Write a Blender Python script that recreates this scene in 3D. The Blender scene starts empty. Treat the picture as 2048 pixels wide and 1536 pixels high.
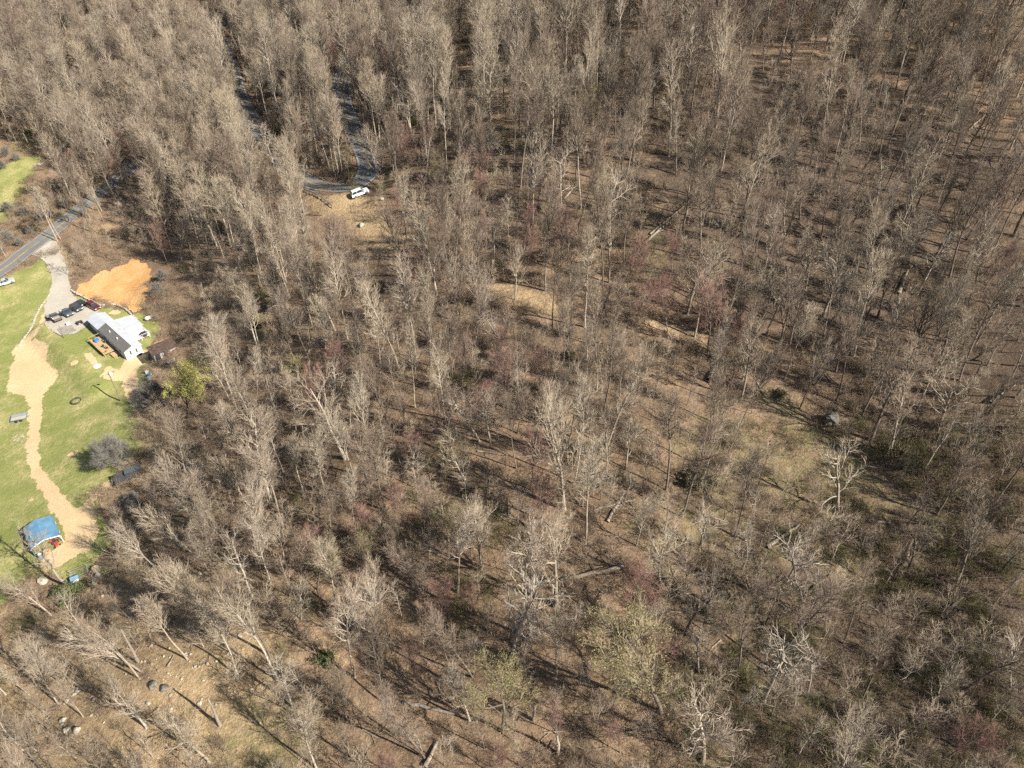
import bpy, math, random
import numpy as np
from mathutils import Vector, Matrix

# ------------------------------------------------------------------ camera, sky, sun, exposure
S = bpy.context.scene
COL = S.collection
CAM_Z = 120.0
PITCH = math.radians(38.6)
cam_d = bpy.data.cameras.new('camera'); cam = bpy.data.objects.new('camera', cam_d); COL.objects.link(cam)
cam.location = (0, 0, CAM_Z); cam.rotation_euler = (math.pi/2 - PITCH, 0, 0)
cam_d.sensor_width = 36; cam_d.lens = 25.0; cam_d.clip_start = 1; cam_d.clip_end = 9000
S.camera = cam
SUN_EL = math.radians(38); SUN_AZ = math.radians(-32)         # azimuth measured from +X
W = bpy.data.worlds.new('World'); S.world = W; W.use_nodes = True
wn = W.node_tree.nodes; bg = wn['Background']
sky = wn.new('ShaderNodeTexSky'); sky.sky_type = 'NISHITA'; sky.sun_disc = False
sky.sun_elevation = SUN_EL; sky.sun_rotation = math.pi/2 - SUN_AZ
W.node_tree.links.new(sky.outputs[0], bg.inputs[0]); bg.inputs[1].default_value = 0.052
sun_d = bpy.data.lights.new('sun', 'SUN'); sun = bpy.data.objects.new('sun', sun_d); COL.objects.link(sun)
sun_d.energy = 5.0; sun_d.angle = math.radians(0.5); sun_d.color = (1.0, 0.93, 0.82)
sv = Vector((math.cos(SUN_EL)*math.cos(SUN_AZ), math.cos(SUN_EL)*math.sin(SUN_AZ), math.sin(SUN_EL)))
sun.rotation_euler = sv.to_track_quat('Z', 'Y').to_euler()
S.view_settings.view_transform = 'Standard'; S.view_settings.look = 'None'
S.view_settings.exposure = 1.2; S.view_settings.gamma = 1.0
S.render.engine = 'CYCLES'
S.cycles.max_bounces = 4; S.cycles.diffuse_bounces = 1; S.cycles.glossy_bounces = 2
S.cycles.use_denoising = False

rng = np.random.default_rng(11); random.seed(11)
U = rng.uniform
sp, cp = math.sin(PITCH), math.cos(PITCH)
F = 25.0/36*2048

def ray(px, py):
    u = (np.asarray(px, float)-1024)/F; v = (768-np.asarray(py, float))/F
    return np.stack([u, cp+sp*v, -sp+cp*v], -1)
def proj(p):
    p = np.asarray(p, float); x, y, z = p[..., 0], p[..., 1], p[..., 2]-CAM_Z
    Z = y*cp - z*sp; V = y*sp + z*cp
    return 1024+F*x/Z, 768-F*V/Z, Z

# ------------------------------------------------------------------ value noise (for shapes laid on the land)
_nt = np.random.default_rng(5).random((256, 256))
def vnoise(x, y, s):
    x = np.asarray(x)/s+1000.3; y = np.asarray(y)/s+1000.7
    i = np.floor(x).astype(int); j = np.floor(y).astype(int); f = x-i; g = y-j
    f = f*f*(3-2*f); g = g*g*(3-2*g)
    a = _nt[i % 256, j % 256]; b = _nt[(i+1) % 256, j % 256]; c = _nt[i % 256, (j+1) % 256]; d = _nt[(i+1) % 256, (j+1) % 256]
    return (a*(1-f)+b*f)*(1-g)+(c*(1-f)+d*f)*g - 0.5
def fbm(x, y, s): return vnoise(x, y, s)+.5*vnoise(x, y, s/2.1)+.25*vnoise(x, y, s/4.3)

# ------------------------------------------------------------------ terrain: survey points (sight line, height relative to the camera)
CTRL = [(0,545,-112),(100,470,-110),(220,670,-112),(240,800,-113),(85,1060,-113),(0,800,-116),(0,1100,-115),(140,1176,-113),
 (115,1405,-109),(375,1317,-101),(250,1500,-102),(60,1510,-106),(513,1204,-98),(300,560,-110),(400,500,-102),(500,600,-99),(390,800,-105),(330,950,-109),
 (543,1000,-99),(690,915,-91),(803,749,-85),(700,380,-83),(600,360,-86),(505,240,-86),(335,245,-95),(430,70,-82),(180,405,-106),(690,165,-75),(950,330,-72),
 (943,1352,-97),(760,1290,-98),(640,1530,-99),(1323,1427,-91),(1063,1274,-90),(1125,1020,-84),(1000,1530,-96),(1529,1404,-92),(1912,1167,-88),(2040,1530,-90),
 (1779,905,-82),(1919,760,-78),(1980,512,-69),(1663,833,-81),(1389,672,-79),(1087,599,-80),(1266,320,-65),(1431,260,-60),(1720,500,-70),(1660,240,-57),(1900,150,-50),(1700,80,-48),
 (1300,60,-51),(1024,150,-62),(1024,10,-57),(700,20,-65),(300,20,-76),(30,20,-82),(100,200,-94),(0,380,-109),(2040,10,-42),(-300,800,-120),(-300,300,-112),(2400,800,-66),(2400,1500,-84),(500,1700,-104),(1400,1750,-97)]
C = np.array(CTRL, float); d = ray(C[:, 0], C[:, 1]); Pc = d*(C[:, 2]/d[:, 2])[:, None]
ext = [(-900,1200,-50),(0,1300,-20),(900,1100,10),(900,100,-30),(-900,100,-140),(-700,-500,-140),(0,-500,-120),(700,-500,-80),(500,500,-35),(-500,600,-85)]
CX = np.concatenate([Pc[:, :2], np.array(ext, float)[:, :2]]); CZ = np.concatenate([C[:, 2], np.array(ext, float)[:, 2]])
def tps(A, B):
    r2 = ((A[:, None, :]-B[None])**2).sum(-1)/1e4
    return 0.5*r2*np.log(r2+1e-9)
n = len(CX); K_ = tps(CX, CX)+np.eye(n)*0.02
K_[n-len(ext):, n-len(ext):] += np.eye(len(ext))*0.5
Pm = np.concatenate([np.ones((n, 1)), CX/100], 1)
A_ = np.block([[K_, Pm], [Pm.T, np.zeros((3, 3))]]); sol = np.linalg.solve(A_, np.concatenate([CZ, np.zeros(3)]))
def tps_h(x, y):
    Q = np.stack([x.ravel(), y.ravel()], -1); out = np.empty(len(Q))
    for i in range(0, len(Q), 20000):
        q = Q[i:i+20000]; out[i:i+20000] = tps(q, CX)@sol[:n] + sol[n]+q[:, 0]/100*sol[n+1]+q[:, 1]/100*sol[n+2]
    return out.reshape(x.shape)
def axis(lo, hi, st, far):
    a = np.arange(lo, hi+st, st); k = np.geomspace(st*2, far, 16)
    return np.concatenate([(lo-k)[::-1], a, a[-1]+k])
GX = axis(-290, 260, 1.5, 2600); GY = axis(10, 470, 1.5, 2600)
gx, gy = np.meshgrid(GX, GY, indexing='ij')
cl = np.clip(gx, -900, 900), np.clip(gy, -500, 1300)
GZ = tps_h(cl[0], cl[1]) + CAM_Z
rough = np.exp(-((np.maximum(0, np.hypot(gx+110, gy-135)-45))/25)**2)      # the pasture is smoother than the woods
GZ = GZ + (1-.8*rough)*(fbm(gx, gy, 26)*1.8 + fbm(gx+99, gy, 7)*.5)
def H(x, y):
    x = np.asarray(x, float); y = np.asarray(y, float)
    i = np.clip(np.searchsorted(GX, x)-1, 0, len(GX)-2); j = np.clip(np.searchsorted(GY, y)-1, 0, len(GY)-2)
    f = (x-GX[i])/(GX[i+1]-GX[i]); g = (y-GY[j])/(GY[j+1]-GY[j])
    return (GZ[i, j]*(1-f)+GZ[i+1, j]*f)*(1-g)+(GZ[i, j+1]*(1-f)+GZ[i+1, j+1]*f)*g
def P(px, py):
    """where the sight line through a photo point meets the land"""
    d = ray(px, py); sh = d.shape[:-1]; d = d.reshape(-1, 3); t = np.full(len(d), 40.0); done = np.zeros(len(d), bool)
    for _ in range(700):
        q = d*t[:, None]; below = (q[:, 2]+CAM_Z) < H(q[:, 0], q[:, 1]); done |= below
        if done.all(): break
        t = np.where(done, t, t+1.0)
    lo, hi = t-1, t.copy()
    for _ in range(14):
        m = (lo+hi)/2; q = d*m[:, None]; b = (q[:, 2]+CAM_Z) < H(q[:, 0], q[:, 1]); hi = np.where(b, m, hi); lo = np.where(b, lo, m)
    q = d*hi[:, None]; q[:, 2] = H(q[:, 0], q[:, 1]); return q.reshape(sh+(3,))
def PL(pts): a = np.array(pts, float); return P(a[:, 0], a[:, 1])[:, :2]

def spline(pts, step):
    p = np.array(pts, float); p = np.vstack([2*p[0]-p[1], p, 2*p[-1]-p[-2]]); out = []
    for i in range(1, len(p)-2):
        m = max(2, int(np.hypot(*(p[i+1]-p[i])[:2])/step)); t = np.arange(m)[:, None]/m
        out.append(.5*(2*p[i]+(p[i+1]-p[i-1])*t+(2*p[i-1]-5*p[i]+4*p[i+1]-p[i+2])*t**2+(3*p[i]-p[i-1]-3*p[i+1]+p[i+2])*t**3))
    out.append(p[-2:-1]); return np.vstack(out)
def dist_line(x, y, L):
    """distance to a polyline and index of the nearest of its points"""
    x = np.asarray(x, float).ravel(); y = np.asarray(y, float).ravel(); D = np.empty(len(x)); I = np.empty(len(x), int)
    for i in range(0, len(x), 20000):
        r = (x[i:i+20000, None]-L[None, :, 0])**2+(y[i:i+20000, None]-L[None, :, 1])**2
        I[i:i+20000] = r.argmin(1); D[i:i+20000] = np.sqrt(r.min(1))
    return D, I
def in_poly(x, y, poly):
    c = np.zeros(np.shape(x), bool); a = poly; b = np.roll(poly, -1, 0)
    for (x0, y0), (x1, y1) in zip(a, b):
        if y0 == y1: continue
        c ^= ((y0 > y) != (y1 > y)) & (x < (x1-x0)*(y-y0)/(y1-y0)+x0)
    return c
def sd_poly(x, y, poly):
    """distance to a polygon's edge, positive inside"""
    L = np.vstack([spline2 for spline2 in [np.linspace(a, b, max(2, int(np.hypot(*(b-a))/.7)), endpoint=False) for a, b in zip(poly, np.roll(poly, -1, 0))]])
    D, _ = dist_line(x, y, L); D = D.reshape(np.shape(x)); return np.where(in_poly(x, y, poly), D, -D)

# road bed and house pad cut into the land
ROAD = spline(PL([(-140,640),(0,541),(50,507),(100,470),(180,405),(262,335),(335,250),(385,165),(412,100),(432,72),(452,105),(478,190),(505,243),(545,300),(610,360),(655,377),(700,376),(733,350),(735,318),(715,275),(692,225),(683,190),(692,140),(722,75),(770,25)]), 1.2)
ROADS = ROAD.copy()
k = np.ones(15)/15
rz = H(ROAD[:, 0], ROAD[:, 1]); rz = np.convolve(np.pad(rz, 15, 'edge'), k, 'same')[15:-15]; rz = np.convolve(np.pad(rz, 15, 'edge'), k, 'same')[15:-15]
near = (gx > -290) & (gx < 120) & (gy > 120) & (gy < 470)
D, I = dist_line(gx[near], gy[near], ROAD)
w = np.clip((10-D)/5.5, 0, 1); w = w*w*(3-2*w); GZ[near] = GZ[near]*(1-w)+rz[I]*w
HA = np.array([-101.1, 150.0]); hu = np.array([math.cos(math.radians(137)), math.sin(math.radians(137))]); hw = np.array([hu[1], -hu[0]])
PADZ = 8.0
pu = (gx-HA[0])*hu[0]+(gy-HA[1])*hu[1]; pw = (gx-HA[0])*hw[0]+(gy-HA[1])*hw[1]
pd = np.hypot(np.maximum(0, np.abs(pu-15)-19), np.maximum(0, np.abs(pw-1.5)-10.5)); w = np.clip((6-pd)/6, 0, 1); w = w*w*(3-2*w)
GZ = GZ*(1-w)+PADZ*w

# ------------------------------------------------------------------ materials
def mat(name): 
    m = bpy.data.materials.new(name); m.use_nodes = True; nt = m.node_tree; return m, nt, nt.nodes, nt.links, nt.nodes['Principled BSDF']
def N(nt, t, ins=None, **kw):
    nd = nt.nodes.new(t)
    for a, v in kw.items(): setattr(nd, a, v)
    for a, v in (ins or {}).items():
        if hasattr(v, 'is_output'): nt.links.new(v, nd.inputs[a])
        else: nd.inputs[a].default_value = v
    return nd
def rgb(c): return (c[0], c[1], c[2], 1)
def mixc(nt, f, a, b, mode='MIX'):
    nd = nt.nodes.new('ShaderNodeMix'); nd.data_type = 'RGBA'; nd.blend_type = mode
    for i, v in ((0, f), (6, a), (7, b)):
        if hasattr(v, 'is_output'): nt.links.new(v, nd.inputs[i])
        else: nd.inputs[i].default_value = v if i == 0 else rgb(v)
    return nd.outputs[2]
def noise(nt, vec, scale, detail=4, rough=.6, lo=.35, hi=.65):
    nz = N(nt, 'ShaderNodeTexNoise', {'Scale': scale, 'Detail': detail, 'Roughness': rough})
    if vec is not None: nt.links.new(vec, nz.inputs['Vector'])
    mr = N(nt, 'ShaderNodeMapRange', {0: nz.outputs[0], 1: lo, 2: hi}); return mr.outputs[0]
def simple(name, c, rough=.6, var=.18, scale=3.0, metal=0, spec=.3):
    m, nt, ns, ln, b = mat(name); tc = N(nt, 'ShaderNodeTexCoord').outputs['Object']
    f = noise(nt, tc, scale, 5, .65); c2 = tuple(max(0, v*(1-var*2)) for v in c)
    ln.new(mixc(nt, f, c2, c), b.inputs['Base Color']); b.inputs['Roughness'].default_value = rough; b.inputs['Metallic'].default_value = metal
    b.inputs['Specular IOR Level'].default_value = spec; return m
def bark(name, cols, dark=.6, scale=1.2):
    """bark and twigs: each tree takes its own shade from cols, blotched along the stem"""
    m, nt, ns, ln, b = mat(name); tc = N(nt, 'ShaderNodeTexCoord').outputs['Object']
    cr = N(nt, 'ShaderNodeValToRGB', {0: N(nt, 'ShaderNodeObjectInfo').outputs['Random']}); el = cr.color_ramp.elements
    while len(el) < len(cols): el.new(.5)
    for k_, c_ in enumerate(cols): el[k_].position = k_/(len(cols)-1); el[k_].color = rgb(c_)
    base = cr.outputs[0]; f = noise(nt, tc, scale, 5, .7, .38, .62)
    ln.new(mixc(nt, f, mixc(nt, 1.0, base, (dark, dark, dark), 'MULTIPLY'), base), b.inputs['Base Color'])
    b.inputs['Roughness'].default_value = .9; b.inputs['Specular IOR Level'].default_value = .15; return m

M = {}
M['bark'] = bark('pale_bark', [(.26, .215, .165), (.42, .36, .285), (.33, .27, .205), (.50, .44, .355), (.24, .205, .165)])
M['bark_dark'] = bark('grey_brown_bark', [(.12, .10, .08), (.22, .18, .145), (.15, .12, .095), (.27, .23, .185)])
M['dead'] = bark('bleached_dead_wood', [(.25, .215, .17), (.37, .325, .265)], .7)
M['twig'] = bark('brown_grey_twigs', [(.19, .145, .11), (.30, .235, .165), (.245, .175, .14), (.32, .27, .205), (.26, .21, .165)], .75, .4)
M['twig_pale'] = bark('tan_twigs', [(.28, .225, .165), (.37, .305, .215), (.32, .25, .195), (.40, .34, .25)], .8, .4)
M['twig_grey'] = bark('grey_twigs', [(.22, .205, .18), (.22, .205, .18)], .8, .4)
M['twig_red'] = bark('red_brown_budding_twigs', [(.22, .125, .10), (.28, .18, .145), (.25, .145, .12)], .75, .4)
M['twig_green'] = bark('olive_twigs', [(.22, .19, .115), (.28, .24, .14)], .75, .4)
M['leaf_green'] = bark('yellow_green_young_leaves', [(.22, .20, .085), (.28, .25, .11)], .7, .8)
M['leaf_yellow'] = bark('bright_young_leaves', [(.36, .36, .08), (.42, .41, .11)], .75, .8)
M['leaf_ever'] = bark('dark_evergreen_leaves', [(.05, .085, .028), (.085, .115, .04)], .6, .8)
M['leaf_olive'] = bark('olive_leaves', [(.10, .10, .045), (.14, .13, .06)], .6, .8)
M['log'] = bark('weathered_log_wood', [(.18, .14, .105), (.34, .29, .225), (.25, .205, .155)], .6, .8)
M['brush'] = bark('dry_brush', [(.20, .15, .105), (.33, .255, .175), (.25, .185, .14)], .7, .5)
M['brush_green'] = bark('green_brush', [(.12, .125, .055), (.20, .18, .09)], .6, .5)

def ground_material():
    m, nt, ns, ln, b = mat('leaf_litter'); g = N(nt, 'ShaderNodeNewGeometry').outputs['Position']
    big = noise(nt, g, .035, 4, .6); mid = noise(nt, g, .22, 5, .65); fine = noise(nt, g, 1.6, 6, .75); tiny = noise(nt, g, 5.5, 4, .8, .3, .7)
    c = mixc(nt, big, (.23, .17, .12), (.32, .238, .165)); c = mixc(nt, mid, mixc(nt, .55, c, (.12, .085, .06)), c)
    c = mixc(nt, fine, mixc(nt, 1.0, c, (.62, .58, .54), 'MULTIPLY'), c); c = mixc(nt, tiny, c, mixc(nt, 1.0, c, (1.45, 1.38, 1.28), 'MULTIPLY'))
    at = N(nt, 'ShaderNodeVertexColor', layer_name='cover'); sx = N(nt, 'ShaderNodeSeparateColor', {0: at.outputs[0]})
    def cover(c, ch, col1, col2, sc):
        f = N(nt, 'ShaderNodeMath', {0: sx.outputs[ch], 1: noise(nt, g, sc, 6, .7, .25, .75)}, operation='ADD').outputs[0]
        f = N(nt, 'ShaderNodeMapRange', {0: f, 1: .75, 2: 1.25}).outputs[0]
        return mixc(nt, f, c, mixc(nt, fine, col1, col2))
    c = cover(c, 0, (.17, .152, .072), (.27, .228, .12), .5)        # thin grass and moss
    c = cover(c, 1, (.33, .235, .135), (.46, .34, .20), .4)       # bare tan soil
    c = cover(c, 2, (.10, .075, .055), (.15, .11, .08), .3)       # darker litter, standing in for tree and brush shade
    ln.new(c, b.inputs['Base Color']); b.inputs['Roughness'].default_value = .95; b.inputs['Specular IOR Level'].default_value = .1
    bp = N(nt, 'ShaderNodeBump', {'Strength': .8, 'Distance': .25}); ln.new(fine, bp.inputs['Height']); ln.new(bp.outputs[0], b.inputs['Normal']); return m
def earth(name, cols, edge=None, s=(.12, .9, 4.5), bump=.5):
    m, nt, ns, ln, b = mat(name); g = N(nt, 'ShaderNodeNewGeometry').outputs['Position']
    a = noise(nt, g, s[0], 5, .65); f = noise(nt, g, s[1], 6, .7); t = noise(nt, g, s[2], 4, .8, .3, .7)
    c = mixc(nt, a, cols[0], cols[1]); c = mixc(nt, f, c, mixc(nt, .5, c, cols[2])); c = mixc(nt, t, mixc(nt, 1., c, (.78, .76, .74), 'MULTIPLY'), c)
    ln.new(c, b.inputs['Base Color']); b.inputs['Roughness'].default_value = .95; b.inputs['Specular IOR Level'].default_value = .12
    bp = N(nt, 'ShaderNodeBump', {'Strength': bump, 'Distance': .12}); ln.new(t, bp.inputs['Height']); ln.new(bp.outputs[0], b.inputs['Normal']); return m
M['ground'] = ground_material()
def lawn_material():
    m, nt, ns, ln, b = mat('pasture_grass'); g = N(nt, 'ShaderNodeNewGeometry').outputs['Position']
    big = noise(nt, g, .075, 5, .65, .40, .60); mid = noise(nt, g, .33, 6, .7, .42, .60); fine = noise(nt, g, 1.5, 5, .75); tiny = noise(nt, g, 5, 4, .8, .3, .7)
    c = mixc(nt, big, (.19, .215, .065), (.31, .305, .12)); c = mixc(nt, mid, (.235, .25, .085), c)
    dry = N(nt, 'ShaderNodeMath', {0: noise(nt, g, .13, 6, .75, .46, .62), 1: fine}, operation='MULTIPLY').outputs[0]
    c = mixc(nt, dry, c, (.52, .42, .23)); c = mixc(nt, tiny, mixc(nt, 1., c, (.72, .74, .66), 'MULTIPLY'), c)
    ln.new(c, b.inputs['Base Color']); b.inputs['Roughness'].default_value = .95; b.inputs['Specular IOR Level'].default_value = .1
    bp = N(nt, 'ShaderNodeBump', {'Strength': .6, 'Distance': .15}); ln.new(fine, bp.inputs['Height']); ln.new(bp.outputs[0], b.inputs['Normal']); return m
M['lawn'] = lawn_material()
M['dirt'] = earth('sandy_dirt', ((.58, .43, .245), (.66, .51, .31), (.50, .37, .21)))
M['clay'] = earth('orange_clay', ((.56, .245, .065), (.60, .37, .16), (.62, .46, .26)), s=(.13, .45, 2.0), bump=1.0)
M['gravel'] = earth('grey_gravel', ((.40, .375, .32), (.47, .44, .385), (.38, .34, .27)))
M['asphalt'] = earth('worn_asphalt', ((.16, .16, .16), (.20, .20, .195), (.13, .13, .13)), s=(.1, .5, 6), bump=.2)
M['white_paint'] = simple('road_paint', (.52, .52, .50), .7, .25, .8)
M['yellow_paint'] = simple('yellow_road_paint', (.46, .35, .11), .7, .25, .8)
M['rock'] = simple('pale_stone', (.42, .38, .31), .9, .25, 2.5)
M['rock_grey'] = simple('grey_lichen_stone', (.19, .18, .15), .9, .35, 1.2)

# ------------------------------------------------------------------ mesh helpers
def link(name, me, parent=None, loc=None):
    o = bpy.data.objects.new(name, me); COL.objects.link(o)
    if parent is not None: o.parent = parent
    if loc is not None: o.location = loc
    return o
def tag(o, label=None, cat=None, group=None, kind=None):
    for k_, v in (('label', label), ('category', cat), ('group', group), ('kind', kind)):
        if v: o[k_] = v
    return o
def thing(name, label, cat, loc, rz=0, group=None):
    o = bpy.data.objects.new(name, None); COL.objects.link(o); o.empty_display_size = .5
    o.location = loc; o.rotation_euler = (0, 0, rz); return tag(o, label, cat, group)
def np_mesh(name, V, faces, mats, mi=None, smooth=False):
    """faces: list of (m,k) int arrays, one per face size"""
    me = bpy.data.meshes.new(name); V = np.asarray(V, np.float32)
    faces = [f for f in faces if len(f)]
    loops = np.concatenate([f.ravel() for f in faces]).astype(np.int32)
    tot = np.concatenate([np.full(len(f), f.shape[1]) for f in faces]).astype(np.int32)
    me.vertices.add(len(V)); me.vertices.foreach_set('co', V.ravel())
    me.loops.add(len(loops)); me.loops.foreach_set('vertex_index', loops)
    me.polygons.add(len(tot)); me.polygons.foreach_set('loop_start', np.concatenate([[0], np.cumsum(tot)[:-1]]).astype(np.int32))
    if mi is not None: me.polygons.foreach_set('material_index', np.asarray(mi, np.int32))
    me.polygons.foreach_set('use_smooth', np.full(len(tot), bool(smooth)))
    for m in mats: me.materials.append(m)
    me.update(calc_edges=True); return me

class MB:
    def __init__(s): s.v = []; s.f = {3: [], 4: []}; s.n = 0
    def add(s, V, Fs):
        V = np.asarray(V, float).reshape(-1, 3); s.v.append(V)
        for f in Fs:
            if len(f) in (3, 4): s.f[len(f)].append([i+s.n for i in f])
            else:
                for i in range(1, len(f)-1): s.f[3].append([f[0]+s.n, f[i]+s.n, f[i+1]+s.n])
        s.n += len(V); return s
    def box(s, c, d, rz=0, bev=0.0, taper=(1, 1)):
        x, y, z = np.array(d)/2; V = []
        for sz, tx, ty in ((-1, 1, 1), (1, taper[0], taper[1])):
            for sx, sy in ((-1, -1), (1, -1), (1, 1), (-1, 1)): V.append((sx*x*tx, sy*y*ty, sz*z))
        V = np.array(V); ca, sa = math.cos(rz), math.sin(rz); V = V@np.array([[ca, sa, 0], [-sa, ca, 0], [0, 0, 1]])+np.array(c)
        return s.add(V, [(3, 2, 1, 0), (4, 5, 6, 7), (0, 1, 5, 4), (1, 2, 6, 5), (2, 3, 7, 6), (3, 0, 4, 7)])
    def tube(s, a, b, r0, r1=None, n=8):
        a = np.array(a, float); b = np.array(b, float); r1 = r0 if r1 is None else r1; d_ = (b-a)/np.linalg.norm(b-a)
        p = np.cross(d_, (0, 0, 1) if abs(d_[2]) < .9 else (1, 0, 0)); p /= np.linalg.norm(p); q = np.cross(d_, p); t = np.arange(n)*2*math.pi/n
        R = np.cos(t)[:, None]*p+np.sin(t)[:, None]*q; V = np.vstack([a+R*r0, b+R*r1])
        return s.add(V, [(i, (i+1) % n, n+(i+1) % n, n+i) for i in range(n)]+[tuple(range(n))[::-1], tuple(range(n, 2*n))])
    def prism(s, prof, y0, y1, axis=1):
        """closed profile (a, z) swept along y (axis 1) or x (axis 0)"""
        m = len(prof); V = []
        for y in (y0, y1):
            for a, z in prof: V.append((a, y, z) if axis == 1 else (y, a, z))
        return s.add(V, [(i, (i+1) % m, m+(i+1) % m, m+i) for i in range(m)]+[tuple(range(m))[::-1], tuple(range(m, 2*m))])
    def build(s, name, m, parent=None, loc=None, smooth=False):
        me = np_mesh(name, np.vstack(s.v), [np.array(s.f[3], int).reshape(-1, 3), np.array(s.f[4], int).reshape(-1, 4)], [m], smooth=smooth)
        import bmesh
        bm = bmesh.new(); bm.from_mesh(me); bmesh.ops.recalc_face_normals(bm, faces=bm.faces); bm.to_mesh(me); bm.free()
        return link(name, me, parent, loc)

# ------------------------------------------------------------------ the land
ni, nj = len(GX), len(GY)
V = np.stack([gx, gy, GZ], -1).reshape(-1, 3)
ii, jj = np.meshgrid(np.arange(ni-1), np.arange(nj-1), indexing='ij'); a = (ii*nj+jj).ravel()
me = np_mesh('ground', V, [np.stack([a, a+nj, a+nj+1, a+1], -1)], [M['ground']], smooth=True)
cov = np.zeros((ni*nj, 4), np.float32); cov[:, 3] = 1
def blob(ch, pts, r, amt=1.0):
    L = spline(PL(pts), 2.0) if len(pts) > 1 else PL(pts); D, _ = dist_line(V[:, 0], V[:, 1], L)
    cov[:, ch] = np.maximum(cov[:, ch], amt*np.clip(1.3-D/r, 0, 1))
blob(0, [(1530,790),(1600,850),(1680,910),(1740,960),(1800,1010),(1860,1060)], 3.5, .6); blob(0, [(1480,900),(1600,960),(1700,1000)], 9, .55)
blob(0, [(1850,1080),(1960,1130),(2048,1180)], 8, .55); blob(0, [(1330,400),(1310,470),(1320,540)], 4, .6); blob(0, [(1000,250),(1010,285)], 4, .6)
blob(0, [(1660,1100),(1560,1240)], 12, .4); blob(0, [(400,1380),(470,1440),(520,1500)], 9, .7); blob(0, [(210,1140),(300,1130)], 5, .5); blob(0, [(60,280),(130,270)], 9, .8); blob(0, [(20,470),(120,430)], 7, .6)
blob(0, [(160,1300),(220,1260)], 7, .5); blob(0, [(520,680),(520,600)], 4, .6); blob(0, [(1150,720),(1170,760)], 4, .5); blob(0, [(420,1120),(470,1180)], 5, .5)
blob(1, [(1290,640),(1390,670),(1430,700)], 2.6, .85); blob(1, [(985,578),(1050,592),(1110,612)], 2.8, .95); blob(1, [(690,405),(740,440),(785,490)], 4.6, 1.15); blob(1, [(640,400),(690,408)], 3, 1.); blob(1, [(720,520),(745,510)], 3, .8)
blob(1, [(1305,275),(1320,330),(1330,400)], 3.6, .95); blob(1, [(1490,103),(1560,106),(1640,112)], 3, .22); blob(1, [(200,460),(250,440)], 5, .6); blob(1, [(1560,835),(1640,890)], 1.6, .5)
blob(1, [(-40,1400),(120,1320),(300,1290),(420,1330),(330,1420),(150,1500)], 17, .7); blob(1, [(560,1180),(620,1260),(640,1420)], 9, .35); blob(1, [(300,1300),(320,1380),(360,1330)], 7, .5); blob(1, [(440,1240),(480,1290)], 7, .4); blob(1, [(620,400),(660,420)], 3, .8); blob(1, [(900,110),(960,105)], 5, .5); blob(1, [(1400,330),(1330,320)], 3, .5)
blob(1, [(280,740),(300,740)], 5, .6); blob(1, [(296,706),(330,690),(352,684)], 3.5, .9); blob(1, [(300,735),(340,735)], 4, .7); blob(1, [(290,900),(310,930),(280,960)], 5, .6); blob(1, [(100,480),(130,530)], 2.5, .6)
blob(0, [(1450,1080),(1560,1250),(1500,1420)], 18, .5); blob(0, [(1650,1200),(1850,1350),(1990,1450)], 20, .45); blob(0, [(1400,900),(1480,980)], 8, .6); blob(2, [(1420,330),(1560,420),(1750,560),(1950,640)], 34, .85); blob(2, [(1250,160),(1500,230),(1800,330)], 36, .9); blob(2, [(1560,1250),(1700,1380),(1900,1300)], 24, .7); blob(2, [(840,540),(960,700),(1180,760)], 18, .55); blob(2, [(900,250),(1000,400),(1200,420)], 20, .5); blob(2, [(1500,700),(1700,720),(1950,850)], 22, .5); blob(2, [(560,860),(700,960)], 14, .42); blob(2, [(1650,1420),(1900,1420)], 16, .4); blob(2, [(1340,520),(1450,560)], 12, .6); blob(2, [(1850,930),(1950,900)], 14, .6); blob(2, [(1800,1080),(1790,1180),(1760,1300)], 6, .8); blob(2, [(2000,480),(1900,380)], 12, .5); blob(2, [(1380,1000),(1480,990)], 8, .5)  # blue cover channel: shade of trees and brush painted as dark ground
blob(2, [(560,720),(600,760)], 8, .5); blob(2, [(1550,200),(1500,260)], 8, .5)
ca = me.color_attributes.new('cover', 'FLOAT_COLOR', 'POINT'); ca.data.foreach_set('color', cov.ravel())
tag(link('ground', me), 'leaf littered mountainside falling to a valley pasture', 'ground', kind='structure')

def sheet(name, sd, box_, step, lift, m, label, cat, amp=1.5, ns=5):
    """a sheet lying on the land where the signed distance (plus some raggedness) is positive"""
    xs = np.arange(box_[0], box_[1], step); ys = np.arange(box_[2], box_[3], step); x, y = np.meshgrid(xs, ys, indexing='ij')
    xc, yc = x+step/2, y+step/2
    keep = (sd(xc, yc)+amp*fbm(xc, yc, ns) > 0)[:-1, :-1]
    nj_ = len(ys); i_, j_ = np.nonzero(keep); a_ = i_*nj_+j_; q = np.stack([a_, a_+nj_, a_+nj_+1, a_+1], -1)
    u_, inv = np.unique(q, return_inverse=True); Vx = np.stack([x.ravel()[u_], y.ravel()[u_]], -1)
    Vx = np.column_stack([Vx, H(Vx[:, 0], Vx[:, 1])+lift])
    return tag(link(name, np_mesh(name, Vx, [inv.reshape(-1, 4)], [m], smooth=True)), label, cat, kind='structure')
def bbox(p, m=4): return (p[:, 0].min()-m, p[:, 0].max()+m, p[:, 1].min()-m, p[:, 1].max()+m)
LAWN = PL([(-180,670),(0,562),(92,510),(128,548),(145,590),(205,612),(290,628),(316,640),(314,680),(292,712),(300,750),(276,800),(290,850),(282,900),(262,930),(225,955),(190,985),(185,1020),(215,1060),(238,1085),(205,1120),(150,1168),(110,1150),(60,1140),(20,1190),(-40,1260),(-240,1260)])
sheet('lawn', lambda x, y: sd_poly(x, y, LAWN), bbox(LAWN), .5, .06, M['lawn'], 'bright green pasture sloping around the white mobile home', 'pasture', 2.2, 6)
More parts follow.
